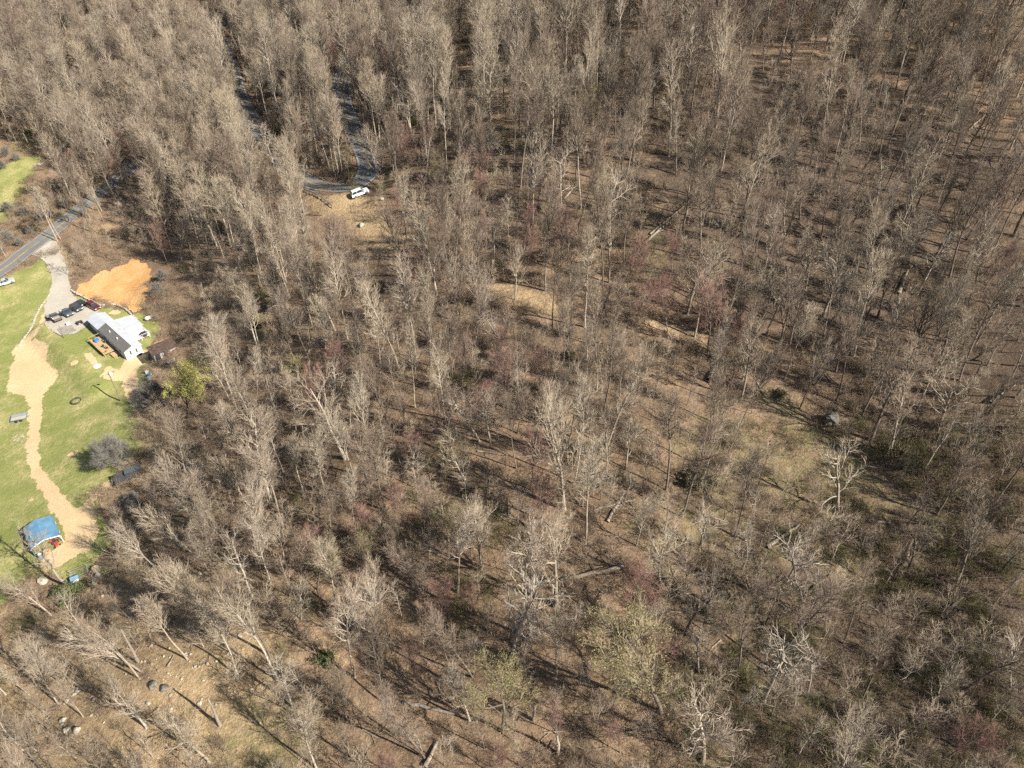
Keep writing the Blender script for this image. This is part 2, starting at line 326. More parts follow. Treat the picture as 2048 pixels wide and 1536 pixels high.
MEADOW = PL([(-120,290),(0,335),(45,312),(86,312),(80,335),(50,362),(35,400),(10,440),(-120,480)])
sheet('meadow', lambda x, y: sd_poly(x, y, MEADOW), bbox(MEADOW), .7, .06, M['lawn'], 'small green meadow beyond the two lane road', 'meadow', 3, 8)
def line_sd(L, w):
    return lambda x, y: (np.interp(dist_line(x, y, L)[1], np.linspace(0, len(L)-1, len(np.atleast_1d(w))), np.atleast_1d(w))-dist_line(x, y, L)[0]).reshape(np.shape(x))
SAND = PL([(42,692),(70,676),(96,692),(92,722),(118,748),(100,776),(84,792),(78,826),(62,826),(50,792),(14,785),(20,735)])
PATH = spline(PL([(72,800),(70,845),(66,885),(66,915),(80,955),(105,992),(128,1025),(146,1050),(152,1085),(120,1115)]), .8)
FORK = spline(PL([(150,1048),(175,1010),(200,982),(232,958)]), .8); EAST = spline(PL([(278,712),(258,740),(262,770),(270,800),(282,835)]), .8)
YARD = PL([(125,1030),(160,1015),(188,1010),(198,1060),(180,1100),(130,1125),(90,1150),(50,1140),(95,1112),(130,1080)])
EDGE = spline(PL([(95,628),(75,655),(55,680),(40,700)]), .8)
def dirt_sd(x, y):
    r = np.maximum(sd_poly(x, y, SAND), sd_poly(x, y, YARD))
    for L, w in ((PATH, [1.9, 1.25, 1.2, 1.35, 1.8, 2.2]), (FORK, 1.0), (EAST, [3.0, 2.0, 1.6, .8]), (EDGE, [1.3, 1.6, 2.2])): r = np.maximum(r, line_sd(L, w)(x, y))
    for q_, r_ in ((SPOTS, SPOT_R),):
        for (a_, b_), c_ in zip(q_, r_): r = np.maximum(r, c_-np.hypot(x-a_, (y-b_)*1.2))
    return r
SPOTS = PL([(145,908),(64,1000),(150,725),(232,625),(245,640),(262,640)]); SPOT_R = [1.3,.7,.9,1.4,1.0,.8]
allp = np.vstack([SAND, PATH, FORK, EAST, YARD, EDGE])
sheet('dirt_path', dirt_sd, bbox(allp, 14), .3, .10, M['dirt'], 'winding tan dirt track crossing the pasture to the blue roofed shed', 'path', .95, 1.5)
CUT = PL([(140,578),(200,548),(264,516),(304,540),(300,585),(285,622),(250,618),(210,606),(165,594)])
sheet('bank', lambda x, y: sd_poly(x, y, CUT)-.3, bbox(CUT), .3, .12, M['clay'], 'raw orange clay bank cut into the slope above the parking pad', 'clay bank', 3.0, 3.5)
DRV = spline(PL([(86,496),(108,516),(119,545),(121,575),(119,605)]), .8); LOT = PL([(98,596),(140,588),(158,600),(200,618),(178,650),(150,668),(118,672),(90,648),(88,625)])
sheet('driveway', lambda x, y: np.maximum(line_sd(DRV, [4.5, 2.6, 2.3, 2.6, 4])(x, y), sd_poly(x, y, LOT)), bbox(np.vstack([DRV, LOT])), .35, .16, M['gravel'], 'grey gravel driveway widening into a parking pad', 'driveway', .5, 3)
PAD2 = PL([(209,737),(217,733),(240,741),(250,752),(236,764),(207,758)])
sheet('sand_pad', lambda x, y: sd_poly(x, y, PAD2), bbox(PAD2), .35, .13, M['dirt'], 'small pale sand pad at the mouth of the track below the house', 'ground', .4, 2)

def ribbon(name, L, off0, off1, lift, m, parent=None, dash=None):
    t = np.gradient(L, axis=0); t /= np.linalg.norm(t, axis=1)[:, None]; nrm = np.stack([t[:, 1], -t[:, 0]], -1)
    cols = np.linspace(off0, off1, 2 if off1-off0 < 1 else 6); Vs = []
    for c_ in cols:
        q = L+nrm*c_; Vs.append(np.column_stack([q, H(q[:, 0], q[:, 1])+lift]))
    Vs = np.stack(Vs, 1); m_, k_ = Vs.shape[:2]; i_, j_ = np.meshgrid(np.arange(m_-1), np.arange(k_-1), indexing='ij'); a_ = (i_*k_+j_).ravel()
    return link(name, np_mesh(name, Vs.reshape(-1, 3), [np.stack([a_, a_+1, a_+k_+1, a_+k_], -1)], [m], smooth=True), parent)
road = tag(ribbon('road', ROAD, -3.2, 3.2, .22, M['asphalt']), 'two lane grey asphalt road with a hairpin bend through the bare woods', 'road', kind='structure')
for nm, a0, a1, m in (('edge_line', -2.85, -2.70, 'white_paint'), ('edge_line', 2.70, 2.85, 'white_paint'), ('centre_line', -.24, -.08, 'yellow_paint'), ('centre_line', .08, .24, 'yellow_paint')):
    ribbon(nm, ROAD, a0, a1, .235, M[m], road)

# ------------------------------------------------------------------ the homestead in the valley
def paint(name, c, rough=.45, spec=.4): return simple(name, c, rough, .06, 1.5, 0, spec)
M['siding'] = simple('white_vinyl_siding', (.58, .58, .57), .6, .05, 1.2); M['white_metal'] = simple('white_metal_roofing', (.44, .465, .50), .5, .08, .8)
M['shingle'] = simple('grey_shingles', (.155, .15, .14), .9, .25, 3); M['glass'] = simple('dark_glass', (.03, .04, .05), .08, .1, 1, 0, .8); M['shutter'] = simple('charcoal_shutters', (.05, .05, .055), .6, .1, 2)
M['deck'] = simple('new_pine_boards', (.52, .37, .20), .8, .18, 2.2); M['deck_old'] = simple('grey_weathered_boards', (.32, .29, .25), .85, .25, 2); M['blue_tarp'] = simple('blue_cloth', (.06, .20, .55), .6, .1, 2)
M['dark'] = simple('dark_plastic', (.045, .045, .05), .5, .2, 3); M['terracotta'] = simple('terracotta', (.42, .20, .12), .8, .15, 4); M['blue_roof'] = simple('blue_metal_sheet', (.12, .25, .38), .4, .16, .7); M['white_trim'] = simple('white_trim', (.74, .74, .72), .5, .05, 2)
M['red'] = simple('faded_red_paint', (.42, .09, .06), .6, .2, 2); M['rust_roof'] = simple('brown_rusted_sheet', (.105, .07, .055), .8, .3, 1.5); M['grey_wood'] = simple('silvered_boards', (.42, .41, .39), .85, .35, 2.5); M['pole'] = simple('creosoted_pole', (.24, .19, .14), .9, .2, 2)
M['tyre'] = simple('tyre_rubber', (.022, .022, .024), .8, .1, 3); M['rim'] = simple('alloy_rim', (.45, .45, .46), .35, .1, 3, .8); M['lamp'] = simple('lamp_lens', (.75, .75, .72), .15, .03, 4, 0, .6); M['tail'] = simple('red_lamp_lens', (.45, .03, .02), .25, .05, 4)
M['car_maroon'] = paint('maroon_car_paint', (.10, .018, .022), .25, .6); M['car_black'] = paint('black_car_paint', (.018, .022, .026), .2, .6); M['car_charcoal'] = paint('charcoal_car_paint', (.045, .048, .055), .25, .6)
M['car_slate'] = paint('slate_car_paint', (.075, .095, .11), .25, .6); M['car_silver'] = paint('silver_car_paint', (.38, .41, .43), .3, .6); M['car_white'] = paint('white_car_paint', (.74, .75, .76), .3, .5); M['galv'] = simple('galvanised_steel', (.42, .44, .46), .5, .15, 3, .4)
M['tank'] = paint('white_tank_paint', (.78, .78, .76), .4); M['tan_load'] = simple('tan_boards', (.50, .40, .26), .85, .2, 4); M['pinkish'] = simple('worn_concrete', (.46, .43, .38), .9, .15, 2)

def Pz(px, py, z):
    d = ray(px, py); s = (z-CAM_Z)/d[2]; return np.array([d[0]*s, d[1]*s, z])

home = thing('mobile_home', 'long white mobile home with half grey shingled and half white metal roof', 'house', (HA[0], HA[1], PADZ), math.radians(137))
HL = 22.5
MB().prism([(0, 0), (0, 2.9), (-2.2, 3.75), (-4.4, 2.9), (-4.4, 0)], 0, HL, axis=0).build('wall', M['siding'], home)
def slab(x0, x1, a, b, t=.10): return MB().prism([a, b, (b[0], b[1]+t), (a[0], a[1]+t)], x0, x1, axis=0)
slab(-.25, 15.6, (.32, 2.80), (-2.2, 3.78)).build('shingle_roof', M['shingle'], home)
rf = slab(15.6, HL+.35, (.40, 2.80), (-2.2, 3.81), .12); rf.prism([(-2.2, 3.81), (-4.75, 2.82), (-4.75, 2.94), (-2.2, 3.93)], -.28, HL+.35, axis=0)
mr = rf.build('metal_roof', M['white_metal'], home)
rr = MB()
for x in np.arange(.6, HL, .9): rr.box((x, -3.47, 3.435), (.05, .05, .05))
MB().box((7.6, -2.2, 3.96), (15.7, .22, .05)).build('ridge_cap', M['white_metal'], mr)
for x in (6.2, 10.9): MB().tube((x, -1.2, 3.35), (x, -1.2, 3.95), .14, n=10).build('roof_vent', M['white_trim'], home)
for yy in (-2.2,):
    wf = MB().box((-.03, yy, 1.95), (.06, .95, 1.15)).build('window', M['white_trim'], home); MB().box((-.075, yy, 1.95), (.03, .75, .95)).build('pane', M['siding'], wf)
    for s_ in (-1, 1): MB().box((-.05, yy+s_*.78, 1.95), (.06, .36, 1.2)).build('shutter', M['shutter'], home)
MB().box((-.05, -3.5, .38), (.08, 1.0, .6)).build('skirting_hatch', M['dark'], home)
for x in (3.0, 12.5, 17.2, 20.3):
    wf = MB().box((x, .04, 1.9), (1.1, .07, 1.1)).build('window', M['white_trim'], home); MB().box((x, .09, 1.9), (.9, .04, .9)).build('pane', M['glass'], wf)
dr = MB().box((9.2, .05, 1.75), (.95, .08, 2.0)).build('door', M['white_trim'], home); MB().box((8.86, .12, 1.7), (.06, .07, .12)).build('handle', M['dark'], dr)
MB().prism([(-4.42, 0), (-9.2, 0), (-9.2, 2.2), (-4.42, 2.75)], 10.2, 16.8, axis=0).build('rear_addition', M['siding'], home)
ar = slab(9.9, 17.1, (-4.78, 2.80), (-9.5, 2.24), .12).build('addition_roof', M['white_metal'], home)
pdk = thing('rear_porch', 'white painted back porch with a dark covered tub at the rear of the white home', 'porch', tuple(HA+hu*8.2+hw*6.9)+(PADZ,), math.radians(137))
MB().box((0, 0, .75), (3.8, 4.8, .12)).build('floor', M['white_trim'], pdk)
for sx, sy in ((-1.75, -2.2), (1.75, -2.2), (-1.75, 2.2), (1.75, 2.2), (-1.75, 0), (1.75, 0)): MB().box((sx, sy, .36), (.12, .12, .70)).build('post', M['white_trim'], pdk)
rl = MB()
for z in (1.25, 1.7): rl.box((0, -2.33, z), (3.8, .06, .07))
for z in (1.25, 1.7): rl.box((-1.86, 0, z), (.06, 4.5, .07))
for x in np.linspace(-1.8, 1.8, 8): rl.box((x, -2.33, 1.25), (.06, .05, .9))
rl.build('railing', M['white_trim'], pdk)
tubp = HA+hu*7.1+hw*8.0; tb = thing('tub', 'dark round covered tub standing on the white back porch', 'tub', (tubp[0], tubp[1], PADZ+.82)); MB().tube((0, 0, 0), (0, 0, .7), .95, .95, 20).build('barrel', M['dark'], tb); MB().tube((0, 0, .705), (0, 0, .8), 1.0, .92, 20).build('cover', M['shutter'], tb)

dk = thing('wooden_deck', 'tan pine deck along the long front side of the white mobile home', 'deck', tuple(HA+hu*10.6-hw*1.9)+(PADZ,), math.radians(137))
fl = MB()
for k_ in range(15): fl.box((0, -1.4+k_*.205, .92), (9.6, .185, .05))
fl.build('floor', M['deck'], dk)
MB().box((-5.75, -.75, .55), (1.9, 1.7, .08)).build('landing', M['deck'], dk)
fr = MB()
for yy in (-1.42, 1.42): fr.box((0, yy, .80), (9.6, .06, .18))
for x in (-4.7, -1.6, 1.6, 4.7):
    for yy in (-1.3, 1.35): fr.box((x, yy, .38), (.12, .12, .74))
fr.build('frame', M['deck'], dk)
ra = MB(); ra.box((0, 1.52, 1.85), (9.6, .12, .06)).box((0, 1.52, 1.35), (9.6, .05, .06)).box((4.74, 0, 1.85), (.12, 3.0, .06)).box((-4.74, .8, 1.85), (.12, 1.4, .06))
for x in np.linspace(-4.7, 4.7, 24): ra.box((x, 1.52, 1.4), (.05, .05, .9))
ra.build('railing', M['deck'], dk); st = MB()
for k_ in range(3): st.box((-6.85-k_*.28, -.75, .42-k_*.17), (.28, 1.5, .06))
st.build('steps', M['deck'], dk)
def hp(u, y, z): q = HA+hu*u-hw*y; return (q[0], q[1], PADZ+z)
pt = thing('patio_table', 'small table under a blue cloth on the tan deck', 'table', hp(13.2, 2.1, .95)); MB().tube((0, 0, .70), (0, 0, .78), .62, .62, 16).build('tabletop', M['blue_tarp'], pt); MB().tube((0, 0, 0), (0, 0, .69), .06, n=8).build('leg', M['dark'], pt); MB().tube((0, 0, .3), (0, 0, .698), .66, .60, 16).build('cloth', M['blue_tarp'], pt)
def chair(label, loc, rz, m, group):
    t = thing('patio_chair', label, 'chair', loc, rz, group)
    MB().box((0, 0, .42), (.52, .52, .06)).build('seat', m, t); MB().box((-.25, 0, .72), (.06, .52, .54)).build('backrest', m, t)
    for sx, sy in ((-.2, -.2), (.2, -.2), (-.2, .2), (.2, .2)): MB().box((sx, sy, .20), (.05, .05, .38)).build('leg', m, t)
chair('dark patio chair in the middle of the tan deck', hp(9.4, 2.0, .95), 2.2, M['dark'], None); chair('dark patio chair near the stair end of the tan deck', hp(7.9, 1.6, .95), .4, M['dark'], None)
gb = thing('grill', 'dark kettle grill against the wall on the tan deck', 'grill', hp(10.8, .8, .95)); MB().tube((0, 0, .65), (0, 0, .95), .30, .22, 12).build('lid', M['dark'], gb); MB().tube((0, 0, .45), (0, 0, .64), .18, .30, 12).build('bowl', M['dark'], gb); MB().tube((.1, .1, 0), (0, 0, .44), .03, n=5).tube((-.1, .1, 0), (0, 0, .44), .03, n=5).tube((0, -.15, 0), (0, 0, .44), .03, n=5).build('leg', M['galv'], gb)
for u, y, lb in ((6.6, 2.4, 'terracotta planter at the deck corner nearest the steps'), (12.2, .9, 'terracotta planter beside the house wall on the deck'), (14.6, 2.3, 'terracotta planter at the far end of the deck')):
    p_ = thing('planter', lb, 'planter', hp(u, y, .95)); MB().tube((0, 0, 0), (0, 0, .4), .2, .28, 10).build('pot', M['terracotta'], p_); MB().tube((0, 0, .402), (0, 0, .7), .24, .05, 8).build('plant', M['leaf_ever'], p_)

def vehicle(kind, name, label, cat, p_rear, p_front, paint_m, load=None, L=None):
    a, b = P(*p_rear), P(*p_front); ang = math.atan2(b[1]-a[1], b[0]-a[0]); c = (a+b)/2; zc = float(H(c[0], c[1]))+.18
    t = thing(name, label, cat, (c[0], c[1], zc), ang)
    q = np.array([math.cos(ang), math.sin(ang)])*2; t.rotation_euler = Vector((q[0]*2, q[1]*2, float(H(c[0]+q[0], c[1]+q[1])-H(c[0]-q[0], c[1]-q[1])))).to_track_quat('X', 'Z').to_euler()
    L = L or {'suv': 4.8, 'sedan': 4.7, 'pickup': 5.7}[kind]; Wd = {'suv': 1.92, 'sedan': 1.82, 'pickup': 1.98}[kind]; h = L/2; w = Wd/2
    belt = {'suv': 1.05, 'sedan': .92, 'pickup': 1.08}[kind]; top = {'suv': 1.74, 'sedan': 1.44, 'pickup': 1.80}[kind]
    low = [(-h, .42), (-h+.08, .30), (h-.10, .30), (h, .45), (h-.03, .74), (h-.12, belt-.14), (h-1.25, belt), (-h+.12, belt), (-h, belt-.12)]
    bd = MB()
    if kind == 'pickup':
        cabr = -.35; low = [(cabr, .30), (h-.1, .30), (h, .48), (h-.04, .85), (h-.2, belt-.06), (h-1.5, belt+.02), (cabr, belt+.02)]
        bd.prism(low, -w, w); bd.box(((cabr-h)/2, 0, .56), (h+cabr, Wd, .12)); 
        for s_ in (-1, 1): bd.box(((cabr-h)/2, s_*(w-.05), .84), (h+cabr, .10, .46))
        bd.box((-h+.05, 0, .84), (.09, Wd-.2, .46)); x0, x1, r0, r1 = cabr+.02, 1.35, cabr+.1, .72
    else:
        bd.prism(low, -w, w)
        x0, x1 = (-h+.12, h-1.3) if kind == 'suv' else (-h+.75, h-1.35); r0, r1 = (-h+.42, h-2.0) if kind == 'suv' else (-h+1.5, h-2.25)
    body = bd.build('body', paint_m, t)
    b2 = w-.06; t2 = w-.26
    g = MB(); g.add([(x0, -b2, belt+.01), (x1, -b2, belt+.01), (x1, b2, belt+.01), (x0, b2, belt+.01), (r0, -t2, top-.04), (r1, -t2, top-.04), (r1, t2, top-.04), (r0, t2, top-.04)], [(3, 2, 1, 0), (0, 1, 5, 4), (1, 2, 6, 5), (2, 3, 7, 6), (3, 0, 4, 7), (4, 5, 6, 7)]); g.build('window', M['glass'], t)
    rf_ = MB().box(((r0+r1)/2, 0, top), (r1-r0+.06, t2*2+.06, .08), taper=(.96, .92))
    for s_ in (-1, 1):
        rf_.tube((x0+.02, s_*b2, belt), (r0, s_*t2, top-.02), .05, n=5).tube((x1-.02, s_*b2, belt), (r1, s_*t2, top-.02), .045, n=5)
        xm = (r0+r1)/2-.1; rf_.tube((xm, s_*(b2+.01), belt), (xm, s_*(t2+.01), top-.02), .05, n=5)
    rf_.build('roof', paint_m, t)
    for sx in (-h+.85, h-.9):
        for s_ in (-1, 1):
            wh = MB().tube((sx, s_*(w-.20), .34), (sx, s_*(w+.02), .34), .35, n=16).build('wheel', M['tyre'], t); MB().tube((sx, s_*(w-.02), .34), (sx, s_*(w+.035), .34), .21, n=12).build('rim', M['rim'], wh)
    for s_ in (-1, 1):
        MB().box((h-.02, s_*(w-.28), .70), (.08, .36, .16)).build('headlight', M['lamp'], t); MB().box((-h-.005, s_*(w-.16), .82), (.06, .18, .24)).build('tail_light', M['tail'], t)
        MB().box((x1-.25, s_*(w+.09), belt+.08), (.12, .16, .13)).build('mirror', paint_m, t)
    if load: MB().box(((-.35-h)/2, 0, .82), (h-.6, Wd-.3, .40)).build(load[0], load[1], t)
    return t
vehicle('suv', 'parked_suv', 'dark maroon suv parked nose to the end of the white home', 'suv', (177, 611), (202, 624), M['car_maroon'])
vehicle('sedan', 'parked_car', 'black car parked behind the maroon suv under the stone wall', 'car', (153, 605), (174, 614), M['car_black'])
vehicle('suv', 'parked_suv', 'charcoal suv parked between the black car and the slate pickup', 'suv', (142, 618), (171, 630), M['car_charcoal'])
vehicle('pickup', 'pickup_truck', 'slate pickup truck with a pale covered bed beside the charcoal suv', 'pickup truck', (124, 628), (151, 641), M['car_slate'], ('bed_cover', M['white_trim']))
vehicle('pickup', 'pickup_truck', 'grey pickup truck carrying a tan load by the edge of the parking pad', 'pickup truck', (127, 653), (105, 637), M['car_slate'], ('load', M['tan_load']))
vehicle('pickup', 'pickup_truck', 'silver pickup truck on the grass just below the road', 'pickup truck', (-2, 574), (24, 565), M['car_silver'])
vehicle('suv', 'parked_suv', 'white suv parked on the shoulder of the hairpin bend', 'suv', (708, 396), (734, 386), M['car_white'], L=5.0)

def atv(px, label, ang):
    p = P(*px); t = thing('quad_bike', label, 'quad bike', (p[0], p[1], p[2]+.12), ang); MB().box((0, 0, .62), (1.5, .45, .3), taper=(.8, .8)).box((.5, 0, .72), (.5, .9, .08)).box((-.55, 0, .72), (.5, .9, .08)).build('body', M['dark'], t); MB().tube((.35, -.4, 1.0), (.35, .4, 1.0), .03, n=5).tube((.35, 0, .7), (.35, 0, 1.0), .03, n=5).build('handlebar', M['galv'], t); MB().box((-.2, 0, .83), (.7, .32, .12)).build('seat', M['shutter'], t)
    for sx in (-.6, .6):
        for s_ in (-.42, .42): MB().tube((sx, s_-.13, .28), (sx, s_+.13, .28), .28, n=12).build('wheel', M['tyre'], t)
atv((160, 648), 'small black quad bike between the parking pad and the house', .7)
dt = P(99, 637); t = thing('utility_trailer', 'small empty trailer behind the grey pickup with the tan load', 'trailer', (dt[0], dt[1], dt[2]+.15), 2.5); MB().box((0, 0, .5), (1.9, 1.2, .08)).box((0, .6, .68), (1.9, .05, .3)).box((0, -.6, .68), (1.9, .05, .3)).box((-.95, 0, .68), (.05, 1.2, .3)).build('bed', M['deck_old'], t); MB().box((1.4, 0, .48), (.9, .08, .08)).build('tongue', M['dark'], t)
for s_ in (-1, 1): MB().tube((0, s_*.64, .3), (0, s_*.80, .3), .3, n=12).build('wheel', M['tyre'], t)
q = P(134, 661); t = thing('wooden_platform', 'grey weathered wooden platform beside the parking pad', 'platform', (q[0], q[1], q[2]), 2.35); fm = MB()
for k_ in range(14): fm.box((-2.1+k_*.32, 0, .30), (.29, 3.6, .06))
fm.build('boards', M['deck_old'], t); MB().box((0, -1.5, .13), (4.3, .14, .26)).box((0, 1.5, .13), (4.3, .14, .26)).box((0, 0, .13), (4.3, .14, .26)).build('joists', M['deck_old'], t)
q = P(138, 651); t = thing('storage_box', 'white storage box at the edge of the grey platform', 'box', (q[0], q[1], q[2]+.36), .6); MB().box((0, 0, .3), (.9, .6, .6)).build('bin', M['white_trim'], t); MB().box((0, 0, .635), (.96, .66, .06)).build('lid', M['siding'], t)

t = P(301, 640); g = thing('propane_tank', 'white propane tank on its own behind the white home', 'tank', (t[0], t[1], t[2]+.08), .62); MB().tube((-.95, 0, .75), (.95, 0, .75), .5, n=16).tube((-1.25, 0, .75), (-.95, 0, .75), .22, .5, 16).tube((.95, 0, .75), (1.25, 0, .75), .5, .22, 16).build('shell', M['tank'], g, smooth=False); MB().tube((0, 0, 1.2), (0, 0, 1.42), .18, n=10).build('dome', M['tank'], g)
for s_ in (-.7, .7): MB().box((s_, 0, .14), (.2, .7, .36)).build('foot', M['pinkish'], g)
t = P(264, 628); g = thing('drain_pipe', 'dark drain pipe lying beside the stone wall', 'pipe', (t[0], t[1], t[2]+.1), -.9); MB().tube((-1.5, 0, .26), (1.5, 0, .26), .26, n=12).build('shell', M['dark'], g); MB().tube((1.48, 0, .26), (1.6, 0, .26), .31, n=12).build('collar', M['dark'], g)

def shed_rot(px, py, z, ang): p = Pz(px, py, z); return p, ang
c = Pz(331, 712, 10.4); zg = float(H(c[0], c[1])); brn = thing('old_shed', 'small old shed with a rusted brown roof and silvered board front', 'shed', (c[0], c[1], zg-.1), math.radians(41))
MB().box((0, .1, 1.1), (5.8, 3.2, 2.2)).build('wall', M['grey_wood'], brn); MB().prism([(-2.0, 2.22), (2.0, 2.75), (2.0, 2.84), (-2.0, 2.31)], -3.3, 3.3, axis=0).build('roof', M['rust_roof'], brn)
for x in (-2.0, .2): d_ = MB().box((x, -1.54, .95), (1.2, .06, 1.8)).build('door', M['dark'], brn); MB().box((x+.4, -1.6, .95), (.06, .06, .16)).build('handle', M['galv'], d_)
c = P(345, 722); t = thing('lumber_stack', 'silvery stack of boards leaning by the brown roofed shed', 'lumber', (c[0], c[1], c[2]), .9); lb = MB()
for k_ in range(9): lb.box(((k_ % 3)*.05, -.5+.28*(k_ % 4), .10+.07*(k_//3)), (2.8+.1*(k_ % 2), .25, .06), rz=.03*(k_ % 3))
lb.build('boards', M['grey_wood'], t)
for px, lb, m in (((296, 748), 'white bin beside the track below the brown shed', 'tank'), ((301, 754), 'dark blue bin next to the white bin', 'blue_roof'), ((299, 761), 'grey bin lowest of the three bins', 'galv')):
    c = P(*px); t = thing('bin', lb, 'bin', tuple(c), 0); MB().box((0, 0, .5), (.6, .6, 1.0), taper=(1.15, 1.15)).build('tub', M[m], t); MB().box((0, 0, 1.04), (.74, .74, .07)).build('lid', M[m], t)
c = P(195, 733); t = thing('round_slab', 'white round concrete slab on the lawn below the deck', 'slab', tuple(c)); MB().tube((0, 0, -.1), (0, 0, .2), .95, .92, 20).build('disc', M['white_trim'], t); MB().box((-.9, 1.3, .10), (.5, 1.2, .16), rz=.4).build('step', M['pinkish'], t)
c = P(180, 719); 
PATCH = PL([(168, 708), (180, 706), (192, 716), (194, 726), (186, 730), (172, 718)])
sheet('dirt_patch', lambda x, y: sd_poly(x, y, PATCH), bbox(PATCH), .35, .12, M['dirt'], 'bare sandy patch in the lawn below the deck', 'ground', .5, 2)
c = P(222, 750); t = thing('concrete_block', 'white block lying on the small sand pad', 'block', tuple(c+[0, 0, .12])); MB().box((0, 0, .25), (.8, .5, .5)).build('block', M['white_trim'], t)
c = P(209, 747); t = thing('timber_beam', 'pale timber edging the small sand pad', 'timber', tuple(c+[0, 0, .12]), 1.35); MB().box((0, 0, .12), (3.6, .25, .24)).build('beam', M['tan_load'], t)

def pole(name, label, base, h, r, lamp=False, arm=False):
    p = P(*base); t = thing(name, label, 'pole', tuple(p-[0, 0, .3])); MB().tube((0, 0, 0), (0, 0, h+.3), r, r*.7, 10).build('shaft', M['pole'], t)
    if arm: MB().box((0, 0, h-.5), (2.2, .12, .14), rz=.7).build('crossarm', M['pole'], t); MB().tube((.25, .2, h-1.6), (.25, .2, h-.8), .22, n=10).build('transformer', M['galv'], t)
    if lamp: MB().tube((0, 0, h), (.9, .3, h+.15), .04, n=6).build('arm', M['galv'], t); MB().box((1.0, .33, h+.12), (.6, .35, .18)).build('lamp_head', M['galv'], t)
pole('utility_pole', 'tall utility pole standing in the lawn near the small sand pad', (242, 802), 9.0, .17, lamp=True); pole('wooden_pole', 'short wooden pole beside the grey platform', (129, 676), 4.2, .11); pole('wooden_pole', 'brown wooden pole below the guard rail of the hairpin bend', (644, 431), 6.0, .14)
pole('wooden_pole', 'short post with dark top beside the driveway rocks', (103, 547), 2.6, .10)
c = P(153, 804); t = thing('hay_ring', 'dark round metal hay ring on the lawn', 'hay ring', tuple(c+[0, 0, .08])); rg = []
for z in (.08, .45):
    m_ = MB(); th = np.linspace(0, 2*math.pi, 25)
    for a_, b_ in zip(th[:-1], th[1:]): m_.tube((1.15*math.cos(a_), 1.15*math.sin(a_), z), (1.15*math.cos(b_), 1.15*math.sin(b_), z), .07, n=6)
    m_.build('hoop', M['dark'], t)
m_ = MB()
for a_ in np.linspace(0, 2*math.pi, 17)[:-1]: m_.tube((1.15*math.cos(a_), 1.15*math.sin(a_), .0), (1.15*math.cos(a_), 1.15*math.sin(a_), .5), .04, n=5)
m_.build('bars', M['dark'], t)
c = P(40, 838); t = thing('flat_trailer', 'blue grey flat trailer with a tan board floor left of the dirt track', 'trailer', tuple(c+[0, 0, .06]), .35); MB().box((0, -.4, .5), (3.4, 1.4, .06)).build('floor', M['tan_load'], t); MB().box((0, .75, .72), (3.4, .9, .08)).build('ramp', M['galv'], t); fm = MB()
for yy in (-1.1, .32, 1.2): fm.box((0, yy, .6), (3.6, .08, .16))
for x in (-1.76, 1.76): fm.box((x, .05, .6), (.08, 2.4, .16))
fm.build('frame', M['blue_roof'], t)
for s_ in (-1, 1): MB().tube((s_*.5, -1.2, .3), (s_*.5, -1.38, .3), .3, n=12).build('wheel', M['tyre'], t)

c = Pz(82, 1063, 9.3); zg = float(H(c[0], c[1])); bl = thing('open_shed', 'blue metal roofed open shed with red farm gear at the dirt track end', 'shed', (c[0], c[1], zg), math.radians(-50))
pf = [(-2.75, 2.25), (-2.5, 2.6), (0, 3.35), (2.5, 2.6), (2.75, 2.25), (2.70, 2.18), (2.42, 2.50), (0, 3.24), (-2.42, 2.50), (-2.70, 2.18)]
MB().add([(x_, y_, z_) for x_ in (-3.3, 3.3) for y_, z_ in pf], [(i, (i+1) % 10, 10+(i+1) % 10, 10+i) for i in range(10)]+[(0, 1, 8, 9), (1, 2, 7, 8), (2, 3, 6, 7), (3, 4, 5, 6), (19, 18, 11, 10), (18, 17, 12, 11), (17, 16, 13, 12), (16, 15, 14, 13)]).build('roof', M['blue_roof'], bl)
MB().add([(3.32, y_, z_+.0) for y_, z_ in pf]+[(3.42, y_, z_) for y_, z_ in pf], [(i, (i+1) % 10, 10+(i+1) % 10, 10+i) for i in range(10)]+[(10, 11, 18, 19), (11, 12, 17, 18), (12, 13, 16, 17), (13, 14, 15, 16)]).build('trim', M['white_trim'], bl)
MB().box((0, -2.60, 1.12), (6.4, .06, 2.24)).build('wall', M['blue_roof'], bl); MB().box((-3.2, 0, 1.2), (.06, 5.1, 2.4)).build('wall', M['blue_roof'], bl)
for x in (-3.1, 0, 3.2): MB().box((x, 2.60, 1.15), (.10, .10, 2.26)).build('post', M['white_trim'], bl)
def at(o, x, y, z=0): 
    a = math.radians(-50); return (c[0]+x*math.cos(a)-y*math.sin(a), c[1]+x*math.sin(a)+y*math.cos(a), zg+z)
tt = thing('garden_tractor', 'red garden tractor parked under the blue roof', 'tractor', at(bl, 2.7, 1.3), math.radians(-45)); MB().box((.5, 0, .65), (1.0, .6, .45)).box((-.4, 0, .5), (1.0, .9, .25)).build('body', M['red'], tt); MB().box((-.5, 0, .8), (.45, .5, .12)).box((-.72, 0, 1.05), (.1, .5, .45)).build('seat', M['dark'], tt)
for sx, r_ in ((-.5, .42), (.75, .28)):
    for s_ in (-.52, .52): MB().tube((sx, s_-.12, r_), (sx, s_+.12, r_), r_, n=14).build('wheel', M['tyre'], tt)
tt = thing('blue_barrel', 'blue barrel at the open front of the blue shed', 'barrel', at(bl, 3.9, -1.9)); MB().tube((0, 0, 0), (0, 0, .9), .32, n=14).build('drum', M['blue_roof'], tt); MB().tube((0, 0, .9), (0, 0, .94), .34, n=14).build('rim', M['white_trim'], tt)
tt = thing('crate', 'brown wooden crate in the open front of the blue shed', 'crate', at(bl, 3.6, -.6), .2); cm = MB()
